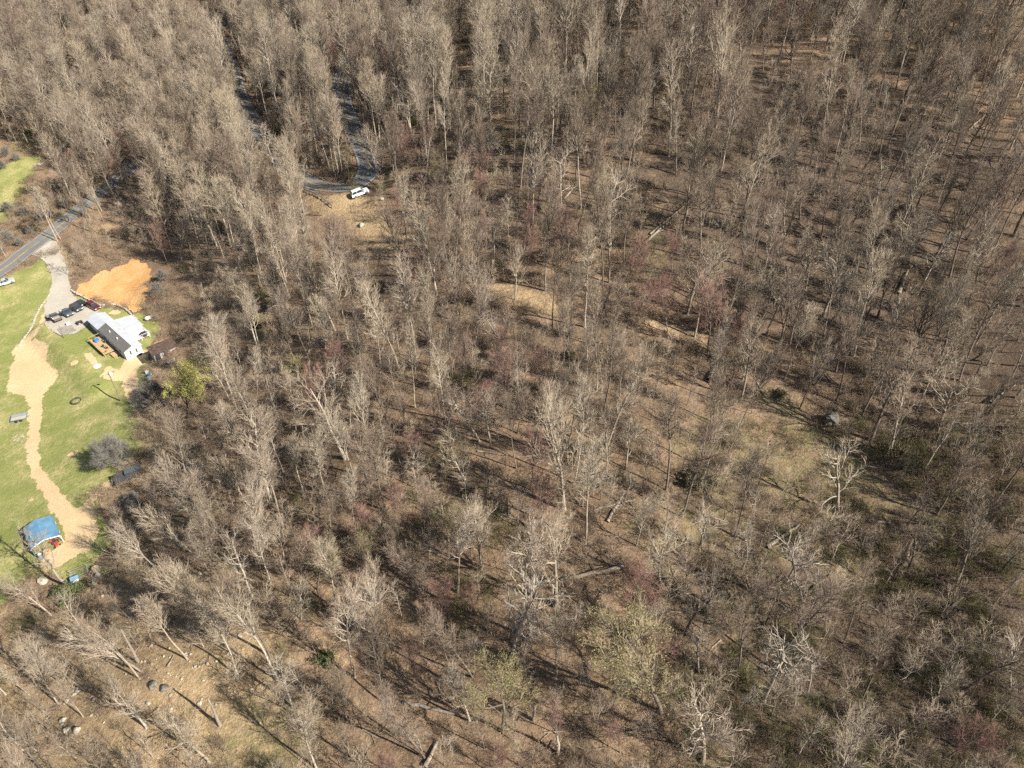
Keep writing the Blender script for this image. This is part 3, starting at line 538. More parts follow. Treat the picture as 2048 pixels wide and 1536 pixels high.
for z in (.12, .36, .60): cm.box((0, .4, z), (.9, .05, .18)).box((0, -.4, z), (.9, .05, .18)).box((.45, 0, z), (.05, .75, .18)).box((-.45, 0, z), (.05, .75, .18))
cm.build('slats', M['deck'], tt); MB().box((0, 0, .04), (.85, .75, .05)).build('floor', M['deck_old'], tt)
tt = thing('hay_feeder', 'red metal feed rack under the blue roof', 'feeder', at(bl, 1.8, 1.2)); MB().box((0, 0, .5), (1.4, .8, .3), taper=(1.3, 1.3)).build('trough', M['red'], tt)
for sx in (-.6, .6): MB().box((sx, 0, .18), (.08, .7, .36)).build('leg', M['red'], tt)

c = Pz(246, 955, 10.4); zg2 = float(H(c[0], c[1])); t = thing('lean_to', 'low dark grey lean to at the wood edge above the fork of the dirt track', 'shed', (c[0], c[1], zg2-.15), .5); MB().box((0, .6, .8), (2.9, 1.2, 1.6)).build('wall', M['grey_wood'], t); MB().prism([(-1.4, 1.35), (1.5, 1.75), (1.5, 1.83), (-1.4, 1.43)], -1.7, 1.7, axis=0).build('roof', M['shutter'], t)
for s_ in (-1.5, 1.5): MB().box((s_, -1.2, .68), (.1, .1, 1.36)).build('post', M['pole'], t)
c = P(270, 950); t = thing('parked_trailer', 'dark grey box trailer beside the low grey lean to', 'trailer', (c[0], c[1], c[2]+.1), .45); MB().box((0, 0, 1.0), (3.2, 1.7, 1.3)).build('box', M['car_charcoal'], t); MB().box((0, 0, 1.68), (3.25, 1.75, .06)).build('roof', M['car_slate'], t); MB().box((2.0, 0, .42), (1.0, .1, .1)).build('tongue', M['dark'], t)
for s_ in (-1, 1): MB().tube((0, s_*.86, .34), (0, s_*1.04, .34), .34, n=12).build('wheel', M['tyre'], t)
c = P(161, 1150); t = thing('wire_pen', 'low wire pen of metal posts near the leaning dead tree', 'pen', tuple(c), .55); fm = MB()
for x, y in ((-1.4, -1), (1.4, -1), (1.4, 1), (-1.4, 1), (-1.4, 0), (1.4, 0)): MB().box((x, y, .6), (.07, .07, 1.2)).build('post', M['galv'], t)
for z in (.25, .7, 1.15): fm.box((0, 1, z), (2.8, .03, .04)).box((0, -1, z), (2.8, .03, .04)).box((1.4, 0, z), (.03, 2, .04)).box((-1.4, 0, z), (.03, 2, .04))
fm.build('rails', M['galv'], t)
c = P(152, 1161); t = thing('dog_house', 'small blue roofed dog house beside the wire pen', 'dog house', tuple(c), .6); MB().box((0, 0, .4), (1.1, .9, .8)).build('wall', M['white_trim'], t); MB().prism([(-.6, .80), (0, 1.2), (.6, .80), (.6, .87), (0, 1.28), (-.6, .87)], -.7, .7, axis=0).build('roof', M['blue_roof'], t); MB().box((.56, 0, .3), (.04, .4, .5)).build('doorway', M['dark'], t)
c = P(194, 1160); t = thing('steel_drum', 'blue grey steel drum lying by the brush pile', 'drum', tuple(c), 1.7); MB().tube((-1.0, 0, .42), (1.0, 0, .42), .42, n=14).build('shell', M['galv'], t); MB().tube((-1.04, 0, .42), (-.98, 0, .42), .45, n=14).tube((.98, 0, .42), (1.04, 0, .42), .45, n=14).build('rims', M['galv'], t)
c = P(192, 1140); t = thing('stump', 'big cut tree stump with pale roots by the wire pen', 'stump', tuple(c-[0, 0, .1])); sm = MB().tube((0, 0, 0), (0, 0, .8), .85, .65, 14)
for a_ in np.linspace(0, 6.0, 9): sm.tube((.5*math.cos(a_), .5*math.sin(a_), .45), (1.35*math.cos(a_), 1.35*math.sin(a_), .02), .22, .08, 7)
sm.build('wood', M['log'], t); MB().tube((0, 0, .80), (0, 0, .83), .62, .60, 14).build('cut_face', M['tan_load'], t)

# guard rail on the hairpin
ga, gb_ = P(609, 383), P(664, 416); t = thing('guard_rail', 'dark guard rail on the outside of the hairpin bend', 'guard rail', tuple(ga)); gd = gb_-ga; nP = 9; m_ = MB()
gp = [ga+gd*k_/nP for k_ in range(nP+1)]
for q in gp: q[2] = float(H(q[0], q[1])); MB().box(tuple(q-ga+[0, 0, .4]), (.16, .16, 1.0)).build('post', M['pole'], t)
for a_, b_ in zip(gp[:-1], gp[1:]):
    for z in (.62, .74, .86): m_.tube(a_-ga+[0, 0, z], b_-ga+[0, 0, z], .07, n=5)
m_.build('rail', M['galv'], t)

# ------------------------------------------------------------------ stones, logs, bushes
import bmesh
def rock_mesh(name, seed, m, flat=.7):
    r = np.random.default_rng(seed); bm = bmesh.new(); bmesh.ops.create_icosphere(bm, subdivisions=3, radius=1)
    cs = r.normal(0, 1, (14, 3)); cs /= np.linalg.norm(cs, axis=1)[:, None]; dd = r.uniform(.62, .95, 14)
    for v_ in bm.verts:
        p = np.array(v_.co); k_ = 1.0
        for n_, d_ in zip(cs, dd):
            s_ = p@n_
            if s_*k_ > d_: k_ = d_/s_
        v_.co = Vector(p*k_*(1+.03*r.normal())*np.array([1, .8, flat]))
    me = bpy.data.meshes.new(name); bm.to_mesh(me); bm.free(); me.materials.append(m); return me
RK = [rock_mesh('rock', 30+k_, M['rock'], .6+.1*(k_ % 3)) for k_ in range(5)]; RKG = [rock_mesh('rock_grey', 50+k_, M['rock_grey'], .8) for k_ in range(3)]
def rock(name, px, size, label, group=None, grey=False, world=None):
    p = P(*px) if world is None else world; me = random.choice(RKG if grey else RK); o = link(name, me); o.location = (p[0], p[1], p[2]+size*.10); o.rotation_euler = (U(-.2, .2), U(-.2, .2), U(0, 6.28)); o.scale = (size*U(.85, 1.15),)*3; return tag(o, label, 'rock', group)
rock('boulder', (1664, 842), 2.1, 'huge grey lichen covered boulder alone on the leafy slope', None, True); rock('boulder', (764, 399), .9, 'pale grey boulder on the grass behind the white suv'); rock('boulder', (86, 1162), 1.15, 'pale three cornered boulder below the blue shed'); rock('boulder', (83, 329), 1.4, 'white boulder at the edge of the green meadow')
for px in ((307, 1371), (330, 1377)): rock('boulder', px, .8, 'large grey boulder among the scattered rocks' if px[0] == 307 else 'grey boulder right beside the largest one among the rocks', None, True)
rock('boulder', (722, 452), 1.0, 'pale boulder on the tan bank below the white suv'); rock('boulder', (1030, 735), .7, 'small grey boulder under the trees in mid picture', None, True)
for q in spline([(70, 510), (83, 516), (92, 524), (97, 532), (100, 541)], 2.6): rock('border_stone', q, U(.45, .7), 'white border stone in the row where the driveway meets the road', 'white stones by the driveway mouth')
for q in spline([(102, 585), (97, 594), (92, 600), (84, 610), (76, 624), (66, 648), (57, 666), (46, 680), (38, 692)], 3.4): rock('border_stone', q, U(.4, .62), 'pale border stone in the long row along the sandy strip', 'pale stones along the sandy strip')
for q in spline([(99, 640), (92, 648), (96, 655), (106, 660), (112, 664)], 3.4): rock('border_stone', q, U(.35, .5), 'small pale stone edging the lower corner of the parking pad', 'stones edging the parking pad')
c = P(205, 612); t = thing('stone_wall', 'low tan stone wall holding the foot of the orange clay bank', 'stone wall', tuple(c)); wl = bmesh.new()
for q in spline(PL([(144, 583), (160, 592), (176, 600), (195, 610), (206, 613), (225, 611), (240, 614), (254, 622), (265, 632), (274, 640)]), .55):
    for z in (.18, .52):
        k0 = len(wl.verts); wl.from_mesh(RK[random.randrange(5)]); wl.verts.ensure_lookup_table(); mt = Matrix.Translation((q[0]-c[0]+U(-.1, .1), q[1]-c[1]+U(-.1, .1), float(H(q[0], q[1]))+z-c[2])) @ Matrix.Rotation(U(0, 6.28), 4, 'Z') @ Matrix.Scale(U(.30, .42), 4)
        bmesh.ops.transform(wl, matrix=mt, verts=wl.verts[k0:])
me = bpy.data.meshes.new('stones'); wl.to_mesh(me); wl.free(); me.materials.append(M['rock']); link('stones', me, t)
for x, y, s_ in ((407, 1111, .9), (400, 1147, .8), (443, 1197, .6), (377, 1254, .9), (480, 1271, .7), (460, 1257, .6), (127, 1441, 1.0), (125, 1449, .7), (133, 1461, 1.1), (155, 1461, 1.1), (132, 1404, .9), (157, 1381, .8), (148, 1390, .7), (400, 1407, .7), (297, 1407, .8), (118, 1205, .7), (205, 1192, .6), (345, 1435, .6)):
    rock('rock', (x, y), s_*.62, 'pale rock among the larger rocks on the lower left slope', 'larger rocks on the lower left slope')
for k_ in range(95):
    x, y = rng.normal(320, 85), rng.normal(1345, 70)
    rock('rock', (x, y), U(.14, .34), 'small pale rock scattered on the lower left slope', 'small rocks on the lower left slope')
for k_ in range(26): rock('rock', (rng.normal(40, 8), rng.normal(878, 7)), U(.12, .28), 'small pale stone in the heap beside the flat trailer', 'stones heaped beside the flat trailer')
for k_ in range(12): rock('rock', (rng.normal(292, 6), rng.normal(765, 8)), U(.2, .4), 'pale stone on the track edge below the three bins', 'stones below the three bins')

def log(a, b, r, label, group=None, m='log', branches=0, name='fallen_log'):
    A, B = P(*a), P(*b); L = np.linalg.norm(B-A); K = 9; r_ = np.random.default_rng(int(a[0]*7+a[1])); pts = np.linspace(A, B, K); pts[1:-1, :2] += r_.normal(0, L*.008, (K-2, 2)); pts[:, 2] = H(pts[:, 0], pts[:, 1])
    ends = pts[:, 2]; line = np.linspace(pts[0, 2], pts[-1, 2], K); pts[:, 2] = np.maximum(pts[:, 2], line)+r*.75; off = pts.mean(0).copy(); pts = pts-off
    R_ = np.linspace(r, r*.45, K)[None]; v_, f_ = tubes(pts[None], R_, 9); items = [(v_, f_, 0)]
    if branches:
        L1 = grow(pts[None], R_, branches, .35, .98, (30, 65), (1.5, 4.0), 6, .03, .15, r*.4, .02, r_); L1[0][..., 2] = np.maximum(L1[0][..., 2], H(L1[0][..., 0]+off[0], L1[0][..., 1]+off[1])-off[2]+.1); L2 = grow(*L1, 5, .2, 1, (25, 60), (.7, 1.6), 3, .02, .2, .03, .012, r_)
        items += [tubes(*L1, 4)+(0,), tubes(*L2, 3)+(0,)]
    o = link(name, pack('log', items, [M[m]])); o.location = tuple(off); tag(o, label, 'log', group)
LOGS = [((810,1407),(930,1433),.30,'long bleached fallen trunk low left of centre',0,'dead'),((1266,1134),(1053,1184),.38,'long grey fallen tree lying across the slope in lower mid picture',9),((1276,1465),(1140,1464),.17,'thin pale fallen trunk at the bottom middle',0),((850,1536),(876,1484),.34,'thick short fallen log at the bottom edge',0),((922,1106),(953,1058),.30,'dark fallen log left of the long grey fallen tree',0),
((1979,806),(2030,771),.26,'pale fallen trunk on the shaded slope at the right edge',0,'dead'),((1722,762),(1768,728),.24,'pale broken trunk lying on the leafy slope above the boulder',3),((1416,762),(1432,728),.42,'thick broken trunk beside the wood left of the trail',0),((1796,590),(1815,545),.40,'thick dark fallen trunk on the right slope',0),((1533,1096),(1597,1052),.34,'long grey log lying left of the brush at lower right',0),((1793,1172),(1824,1076),.36,'dark double length log in the hollow at lower right',2),
((1800,1160),(1835,1080),.26,'thinner log next to the dark long log in the hollow',0),((1882,1238),(1935,1183),.30,'fallen log near the right edge below the grassy patch',2),((1736,1044),(1782,1048),.28,'pale log lying level below the grassy trail',0),((1290,488),(1345,440),.30,'pale snapped trunk lying across the narrow clearing',4,'dead'),((1300,470),(1390,395),.24,'long snapped trunk pointing up the narrow clearing',3),((1496,340),(1522,315),.26,'bright pale log on the upper right slope',0,'dead'),((1640,120),(1670,110),.24,'pale log lying by the thin upper right trail',0),((1936,262),(1972,230),.24,'pale log in the dark hollow at the far right',0),
((1375,1152),(1430,1146),.22,'pale log in the brush right of the long grey fallen tree',5),((1395,1160),(1440,1128),.2,'crossed log in the brush right of the long grey fallen tree',3),((1198,275),(1205,262),.25,'short bright log right of the hairpin slope',0,'dead'),((1128,400),(1152,372),.25,'bright log on the slope in upper mid picture',0,'dead'),((300,1296),(312,1278),.18,'short pale log among the lower left rocks',0,'dead'),((335,1335),(348,1312),.16,'thin pale log right of the lower left rocks',0),
((1190,1020),(1270,1000),.2,'dark leaning trunk lying in the clearing above the long grey fallen tree',4),((1215,1045),(1250,985),.26,'dark fallen trunk in the middle clearing',5),((1160,1010),(1120,960),.2,'thin fallen trunk left of the middle clearing',4),((1060,1050),(960,1020),.2,'thin fallen trunk on the open slope in mid picture',5),((1960,88),(1924,3),.3,'long leaning dead trunk lying on the upper right ridge',0),((1600,1200),(1660,1150),.22,'grey log in the lower right brush',3),((1700,1340),(1790,1335),.2,'thin log lying level at the lower right',2)]
def add_logs():
    for l_ in LOGS: log(l_[0], l_[1], l_[2], l_[3], None, l_[5] if len(l_) > 5 else 'log', l_[4])
    for k_ in range(110):
        x, y = U(450, 2030), U(330, 1520); a_ = U(0, 3.14); L = U(14, 45); q = P(x, y)
        if in_poly(q[0:1], q[1:2], LAWN)[0] or dist_line(q[0:1], q[1:2], ROADS)[0][0] < 9: continue
        log((x, y), (x+L*math.cos(a_), y+L*.7*math.sin(a_)), U(.09, .18), 'weathered fallen log '+zone(x, y), 'fallen logs '+zone(x, y), 'log', int(U(0, 4)))
    for a, h, lb in (((440, 1451), 9, 'thin dead pole trunk standing in the grass at the lower left'), ((277, 1324), 9.5, 'thin dead pole trunk standing among the lower left rocks'), ((1116, 1507), 6, 'short broken dead trunk at the bottom middle'), ((1420, 765), 5.5, 'broken pale stump trunk by the wood left of the trail'), ((1066, 1440), 5, 'short snapped trunk beside the yellow green tree')):
        p = P(*a); t = thing('snag', lb, 'dead trunk', tuple(p)); r_ = np.random.default_rng(int(a[0])); tr = stem(h, .17, .09, 8, .04, r_); v_, f_ = tubes(*tr, 8); link('trunk', pack('snag', [(v_, f_, 0)], [M['dead']]), t)
        L1 = grow(*tr, 5, .3, .95, (40, 80), (.5, 1.6), 4, .02, .2, .05, .02, r_); link('stubs', pack('stubs', [tubes(*L1, 4)+(0,)], [M['dead']]), t)
def bush_mesh(seed, m, n=1500, size=.11, rad=1.3):
    r = np.random.default_rng(seed); b = np.zeros((22, 5, 3)); d_ = unit(np.column_stack([r.normal(0, .7, (22, 2)), r.uniform(.4, 1.2, 22)]))
    for k_ in range(5): b[:, k_] = d_*(rad*k_/4*r.uniform(.7, 1.2, 22))[:, None]
    R_ = np.tile(np.linspace(.03, .01, 5), (22, 1)); L2 = grow(b, R_, 7, .25, 1, (25, 60), (.4, .9), 3, .03, .2, .012, .008, r); lv = leaves(L2[0], n, size, .12, r)
    return pack('bush', [tubes(b, R_, 3)+(0,), tubes(*L2, 3)+(0,), lv+(1,)], [M['brush'], m])
def add_bushes():
    BU = [bush_mesh(90+k_, M['leaf_ever'], 900, .09) for k_ in range(3)]; BO = [bush_mesh(95+k_, M['leaf_olive'], 800, .08) for k_ in range(2)]
    for x, y, s_, lb in ((525, 592, 1.5, 'bright green bush in the woods right of the clay bank'), (514, 655, 1.3, 'green bush below the bright one in the wood gap'), (473, 170, 1.8, 'dark green bush beside the upper road'), (1140, 710, .9, 'small green bush in mid picture'), (1560, 792, 1.2, 'dark green bush at the upper end of the grassy trail'), (1797, 908, 1.5, 'green bush under the leaning pale tree'), (1400, 968, 2.4, 'green tangled bush in the shaded hollow'),
                         (147, 1192, 2.2, 'dark evergreen bush at the foot of the bleached leaning tree'), (118, 1188, 1.4, 'smaller evergreen bush left of the leaning tree'), (1850, 1172, 1.1, 'small green bush by the dark log at lower right'), (1438, 762, .8, 'small green bush by the broken thick trunk'), (20, 262, 1.4, 'green bush at the top of the meadow'), (60, 268, 1.6, 'green bush beside the spreading tree above the meadow'), (655, 1320, 1.3, 'green bush on the brown slope at lower left of centre')):
        p = P(x, y); o = link('green_bush', random.choice(BO if x > 1300 else BU)); o.location = tuple(p); o.scale = (s_, s_, s_*.8); o.rotation_euler = (0, 0, U(0, 6.28)); tag(o, lb, 'bush')
    tme, cme, h0 = PROTO['round', 0]
    for x, y, s_ in ((12, 312, .5), (36, 322, .42), (8, 338, .5), (22, 424, .55), (52, 432, .5), (62, 470, .45), (22, 484, .55), (84, 442, .5), (104, 432, .4), (45, 492, .4), (130, 415, .45)):
        p = P(x, y); o = link('bare_shrub', cme); o.location = tuple(p); o.scale = (s_,)*3; o.rotation_euler = (0, 0, U(0, 6.28)); tag(o, 'grey bare shrub around the green meadow above the road', 'shrub', 'bare shrubs around the meadow')
    for x, y, s_ in ((288, 792, .5), (300, 806, .55), (312, 790, .45), (296, 825, .4), (268, 1010, .5), (276, 1030, .5), (258, 1075, .45), (290, 1060, .5), (318, 590, .5), (330, 560, .5)):
        p = P(x, y); o = link('bare_shrub', cme); o.location = tuple(p); o.scale = (s_,)*3; o.rotation_euler = (0, 0, U(0, 6.28)); tag(o, 'brown bare shrub along the wood edge of the pasture', 'shrub', 'bare shrubs along the pasture edge')
# ------------------------------------------------------------------ trees: grown level by level, every branch a tapered tube
def unit(a): return a/np.maximum(np.linalg.norm(a, axis=-1, keepdims=True), 1e-9)
def frame(t):
    ref = np.where(np.abs(t[..., 2:3]) < .9, np.array([0, 0, 1.]), np.array([1., 0, 0])); a = unit(np.cross(t, ref)); return a, np.cross(t, a)
def grow(P0, R0, n, t0, t1, ang, length, K, up, wob, r0, r1, r, prof=None):
    """n children on each parent polyline; ang in degrees from the parent, length in metres (lo, hi)"""
    Np, K0 = P0.shape[:2]; idx = np.repeat(np.arange(Np), n); j = np.tile(np.arange(n), Np); m = len(idx)
    t = t0+(t1-t0)*(j+r.random(m))/n; s = t*(K0-1); i = np.minimum(s.astype(int), K0-2); f = (s-i)[:, None]
    pos = P0[idx, i]*(1-f)+P0[idx, i+1]*f; tan = unit(P0[idx, i+1]-P0[idx, i]); rad = R0[idx, i]*(1-f[:, 0])+R0[idx, i+1]*f[:, 0]
    a, b = frame(tan); ph = j*2.4+r.uniform(-.7, .7, m)+idx*1.3; th = np.radians(r.uniform(ang[0], ang[1], m))[:, None]
    d_ = np.cos(th)*tan+np.sin(th)*(np.cos(ph)[:, None]*a+np.sin(ph)[:, None]*b)
    L = r.uniform(length[0], length[1], m)*(prof(t) if prof is not None else 1.15-.55*t)
    pts = [pos]
    for k_ in range(K-1):
        d_ = unit(d_+np.array([0, 0, up])+r.normal(0, wob, (m, 3))); pos = pos+d_*(L/(K-1))[:, None]; pts.append(pos)
    ra = np.minimum(r0, rad*.8)[:, None]; w = np.linspace(0, 1, K)[None]
    return np.stack(pts, 1), ra*(1-w)+np.minimum(r1, ra)*w
def tubes(P0, R0, sides, cone=False):
    m, K = P0.shape[:2]; t = unit(P0[:, -1]-P0[:, 0])[:, None, :]; a, b = frame(t); th = np.arange(sides)*2*math.pi/sides
    ring = (np.cos(th)[:, None]*a[:, :, None, :].swapaxes(1, 1)+np.sin(th)[:, None]*b[:, :, None, :])          # m,1,s,3
    Vx = P0[:, :, None, :]+ring*R0[:, :, None, None]; k_ = np.arange(sides); k2 = (k_+1) % sides
    if cone:
        Vx = np.concatenate([Vx[:, 0], P0[:, -1:, :]], 1); base = (np.arange(m)*(sides+1))[:, None]
        f = np.stack([base+k_, base+k2, np.broadcast_to(base+sides, (m, sides))], -1).reshape(-1, 3); return Vx.reshape(-1, 3), f
    base = (np.arange(m)*K*sides)[:, None, None]+(np.arange(K-1)*sides)[None, :, None]
    f = np.stack([base+k_, base+k2, base+sides+k2, base+sides+k_], -1).reshape(-1, 4); return Vx.reshape(-1, 3), f
def pack(name, items, mats):
    """items: (V, F, material index)"""
    Vs, f3, f4, m3, m4 = [], [], [], [], []; o_ = 0
    for v, f, mi in items:
        (f3 if f.shape[1] == 3 else f4).append(f+o_); (m3 if f.shape[1] == 3 else m4).append(np.full(len(f), mi)); Vs.append(v); o_ += len(v)
    fs = [np.concatenate(x) for x in (f3, f4) if x]; mi = np.concatenate([np.concatenate(x) for x in (m3, m4) if x])
    return np_mesh(name, np.vstack(Vs), fs, mats, mi)
def stem(h, r0, r1, K, wob, r, bend=0):
    d_ = np.array([0, 0, 1.]); pos = np.array([0, 0, -.8]); pts = [pos]; side = r.normal(0, bend, 3); side[2] = 0
    for i in range(K-1):
        d_ = unit(d_+r.normal(0, wob, 3)+np.array([0, 0, .12])+side*(i/K)); pos = pos+d_*(h/(K-1)); pts.append(pos)
    w = np.linspace(0, 1, K); R_ = r0*(1-w)**.85+r1; R_[0] *= 1.35
    return np.array(pts)[None], R_[None]
def leaves(P0, n, size, spread, r):
    i = r.integers(0, len(P0), n); c_ = P0[i, -1]*.6+P0[i, 0]*.4+r.normal(0, spread, (n, 3)); t = unit(r.normal(0, 1, (n, 3))); a, b = frame(t)
    s = (size*r.uniform(.6, 1.3, n))[:, None]; Vx = np.stack([c_-a*s-b*s*.6, c_+a*s-b*s*.6, c_+a*s+b*s*.6, c_-a*s+b*s*.6], 1).reshape(-1, 3)
    return Vx, np.arange(4*n).reshape(-1, 4)

PROTO = {}
def make(kind, var):
    r = np.random.default_rng(hash((sum(map(ord, kind)), var)) % 99991)
    bk, tw = M['bark' if var % 2 == 0 else 'bark_dark'], M['twig_pale' if var % 2 == 0 else 'twig']
    leaf = None; fine_n = 2
    if kind == 'tall':
        h = 24; tr = stem(h, .21, .03, 14, .035, r, .02)
        t_lo = (.34, .42, .52, .38, .46, .56)[var]; L1 = grow(*tr, 22, t_lo, .97, (24, 50), (2.4, 5.8), 7, .12, .10, .10, .028, r, lambda t: np.clip(1.15-1.1*np.abs(t-t_lo-.15), .25, 1.2))
        L2 = grow(*L1, 8, .2, .97, (18, 42), (1.6, 2.8), 5, .10, .12, .048, .018, r); n3, l3 = 4, (.9, 1.6)
    elif kind == 'fan':
        h = 21; tr = stem(h, .24, .03, 12, .05, r, .04)
        L1 = grow(*tr, 17, .27, .85, (16, 44), (4.4, 9.8), 9, .11, .09, .105, .022, r, lambda t: 1.25-.85*t)
        L2 = grow(*L1, 10, .2, .98, (15, 38), (1.8, 3.4), 5, .09, .12, .052, .018, r); n3, l3 = 4, (.9, 1.6)
    elif kind == 'spread':
        h = 17; tr = stem(h, .30, .05, 10, .10, r, .06)
        L1 = grow(*tr, 12, .30, .95, (32, 64), (5.0, 8.0), 10, .11, .20, .13, .026, r, lambda t: 1.2-.6*t)
        L2 = grow(*L1, 9, .22, .98, (22, 52), (1.8, 3.4), 6, .09, .20, .062, .02, r); n3, l3 = 4, (.9, 1.6)
    elif kind == 'dead':
        h = 17; tr = stem(h, .24, .05, 12, .08, r, .05)
        L1 = grow(*tr, 14, .38, .97, (35, 68), (3.0, 6.0), 9, .09, .26, .12, .03, r, lambda t: 1.15-.6*t)
        L2 = grow(*L1, 6, .25, .98, (30, 65), (1.2, 2.6), 6, .06, .3, .055, .018, r); n3, l3 = 4, (.6, 1.2); fine_n = 1 if var % 2 else 0
        bk = M['dead']; tw = M['dead']
    elif kind == 'red':
        h = 14; tr = stem(h, .14, .02, 10, .05, r, .04)
        L1 = grow(*tr, 16, .28, .92, (25, 50), (4.0, 6.0), 7, .11, .10, .07, .02, r, lambda t: 1.25-.7*t)
        L2 = grow(*L1, 9, .25, .98, (25, 52), (1.4, 2.3), 5, .08, .14, .03, .013, r); n3, l3 = 6, (.6, 1.1); fine_n = 4; tw = M['twig_red']; bk = M['bark_dark']
    elif kind == 'green':
        h = 15; tr = stem(h, .20, .03, 10, .07, r, .05)
        L1 = grow(*tr, 14, .28, .93, (30, 60), (4.5, 7.0), 8, .09, .15, .10, .022, r, lambda t: 1.2-.6*t)
        L2 = grow(*L1, 9, .25, .98, (30, 55), (1.6, 2.6), 5, .06, .18, .04, .014, r); n3, l3 = 6, (.7, 1.2); bk = M['bark_dark']; tw = M['twig_green']; leaf = (3600, .05, .2) if var != 1 else (9000, .065, .2)
    elif kind == 'sap':
        h = 9; tr = stem(h, .065, .012, 9, .05, r, .05); bk = M['bark'] if var % 2 else M['bark_dark']
        L1 = grow(*tr, 13, .25, .97, (30, 60), (1.6, 3.0), 6, .09, .12, .03, .011, r, lambda t: 1.2-.7*t)
        L2 = grow(*L1, 6, .25, .98, (28, 55), (.7, 1.3), 4, .06, .16, .02, .010, r); n3, l3 = 4, (.4, .8); fine_n = 1
    elif kind == 'round':
        h = 6; tr = stem(h, .16, .03, 8, .06, r); bk = M['twig_grey']; tw = M['twig_grey']
        L1 = grow(*tr, 34, .12, .95, (25, 75), (3.0, 4.2), 7, .05, .08, .06, .02, r, lambda t: 1.15-.4*t)
        L2 = grow(*L1, 9, .25, .98, (25, 50), (1.0, 1.7), 5, .04, .12, .025, .012, r); n3, l3 = 8, (.5, .9); fine_n = 5
    L3 = grow(*L2, n3, .15, 1, (15, 42), l3, 4, .07, .13, .022, .011, r)
    tv, tf = tubes(*tr, 8); tme = pack('trunk_'+kind, [(tv, tf, 0)], [bk]); tme.polygons.foreach_set('use_smooth', np.ones(len(tf), bool))
    items = [tubes(*L1, 5)+(0,), tubes(*L2, 3)+(1,), tubes(*L3, 3)+(1,)]
    if kind in ('dead', 'fan', 'spread', 'tall'): items[1] = items[1][:2]+(0,)
    if fine_n:
        L4 = grow(*L3, fine_n, .1, 1, (14, 42), (.5, 1.0), 2, .05, .1, .012, .012, r); items.append(tubes(*L4, 3, cone=True)+(1,))
    mats = [bk, tw]
    if leaf:
        items.append(leaves(L4[0], leaf[0], leaf[1], leaf[2], r)+(2,)); mats.append(M['leaf_yellow'] if var == 1 else M['leaf_green'])
    cme = pack('crown_'+kind, items, mats)
    return tme, cme, h
NV = {'tall': 6, 'fan': 5, 'spread': 5, 'dead': 4, 'red': 3, 'green': 3, 'sap': 6, 'round': 1}
for kd, nv in NV.items():
    for v_ in range(nv): PROTO[kd, v_] = make(kd, v_)
for v_ in range(NV['sap']):                                        # saplings are small: one mesh each
    tme, cme, h = PROTO['sap', v_]
    import bmesh
    bm = bmesh.new(); bm.from_mesh(cme); k0 = len(bm.faces); bm.from_mesh(tme); bm.to_mesh(cme); bm.free()
NAME = {'tall': 'tall_tree', 'fan': 'fan_shaped_tree', 'spread': 'spreading_tree', 'dead': 'dead_tree', 'red': 'red_budding_tree', 'green': 'green_budding_tree', 'sap': 'sapling', 'round': 'round_tree'}
LOOK = {('tall', 0): 'tall straight pale bare tree', ('tall', 1): 'tall straight brownish bare tree', ('tall', 2): 'tall slender pale bare tree', ('tall', 3): 'tall dark bare tree with ascending limbs',
        ('tall', 4): 'tall pale tan twigged bare tree', ('tall', 5): 'tall narrow crowned brown bare tree'}
for v_ in range(5): LOOK['fan', v_] = ['pale bare tree with a wide fan of limbs', 'brown bare tree with a fan of limbs', 'bare tree with a vase shaped crown', 'dark bare tree with many upswept limbs', 'pale bare tree with a broad brush like crown'][v_]
for v_ in range(5): LOOK['spread', v_] = ['pale bare tree with spreading crooked limbs', 'dark bare tree with a wide crooked crown', 'broad pale bare tree with twisting boughs', 'gnarled brown bare tree', 'bare tree with long wandering limbs'][v_]
for v_ in range(4): LOOK['dead', v_] = ['bleached dead tree with stubby twisted limbs', 'pale dying tree with sparse twigs', 'whitish dead tree with bare forked limbs', 'pale half dead tree with crooked top'][v_]
for v_ in range(3): LOOK['red', v_] = ['reddish budding tree', 'small red brown budding tree', 'round crowned reddish tree'][v_]
for v_ in range(3): LOOK['green', v_] = ['yellow green budding tree', 'olive green leafing tree', 'broad yellow green leafing tree'][v_]
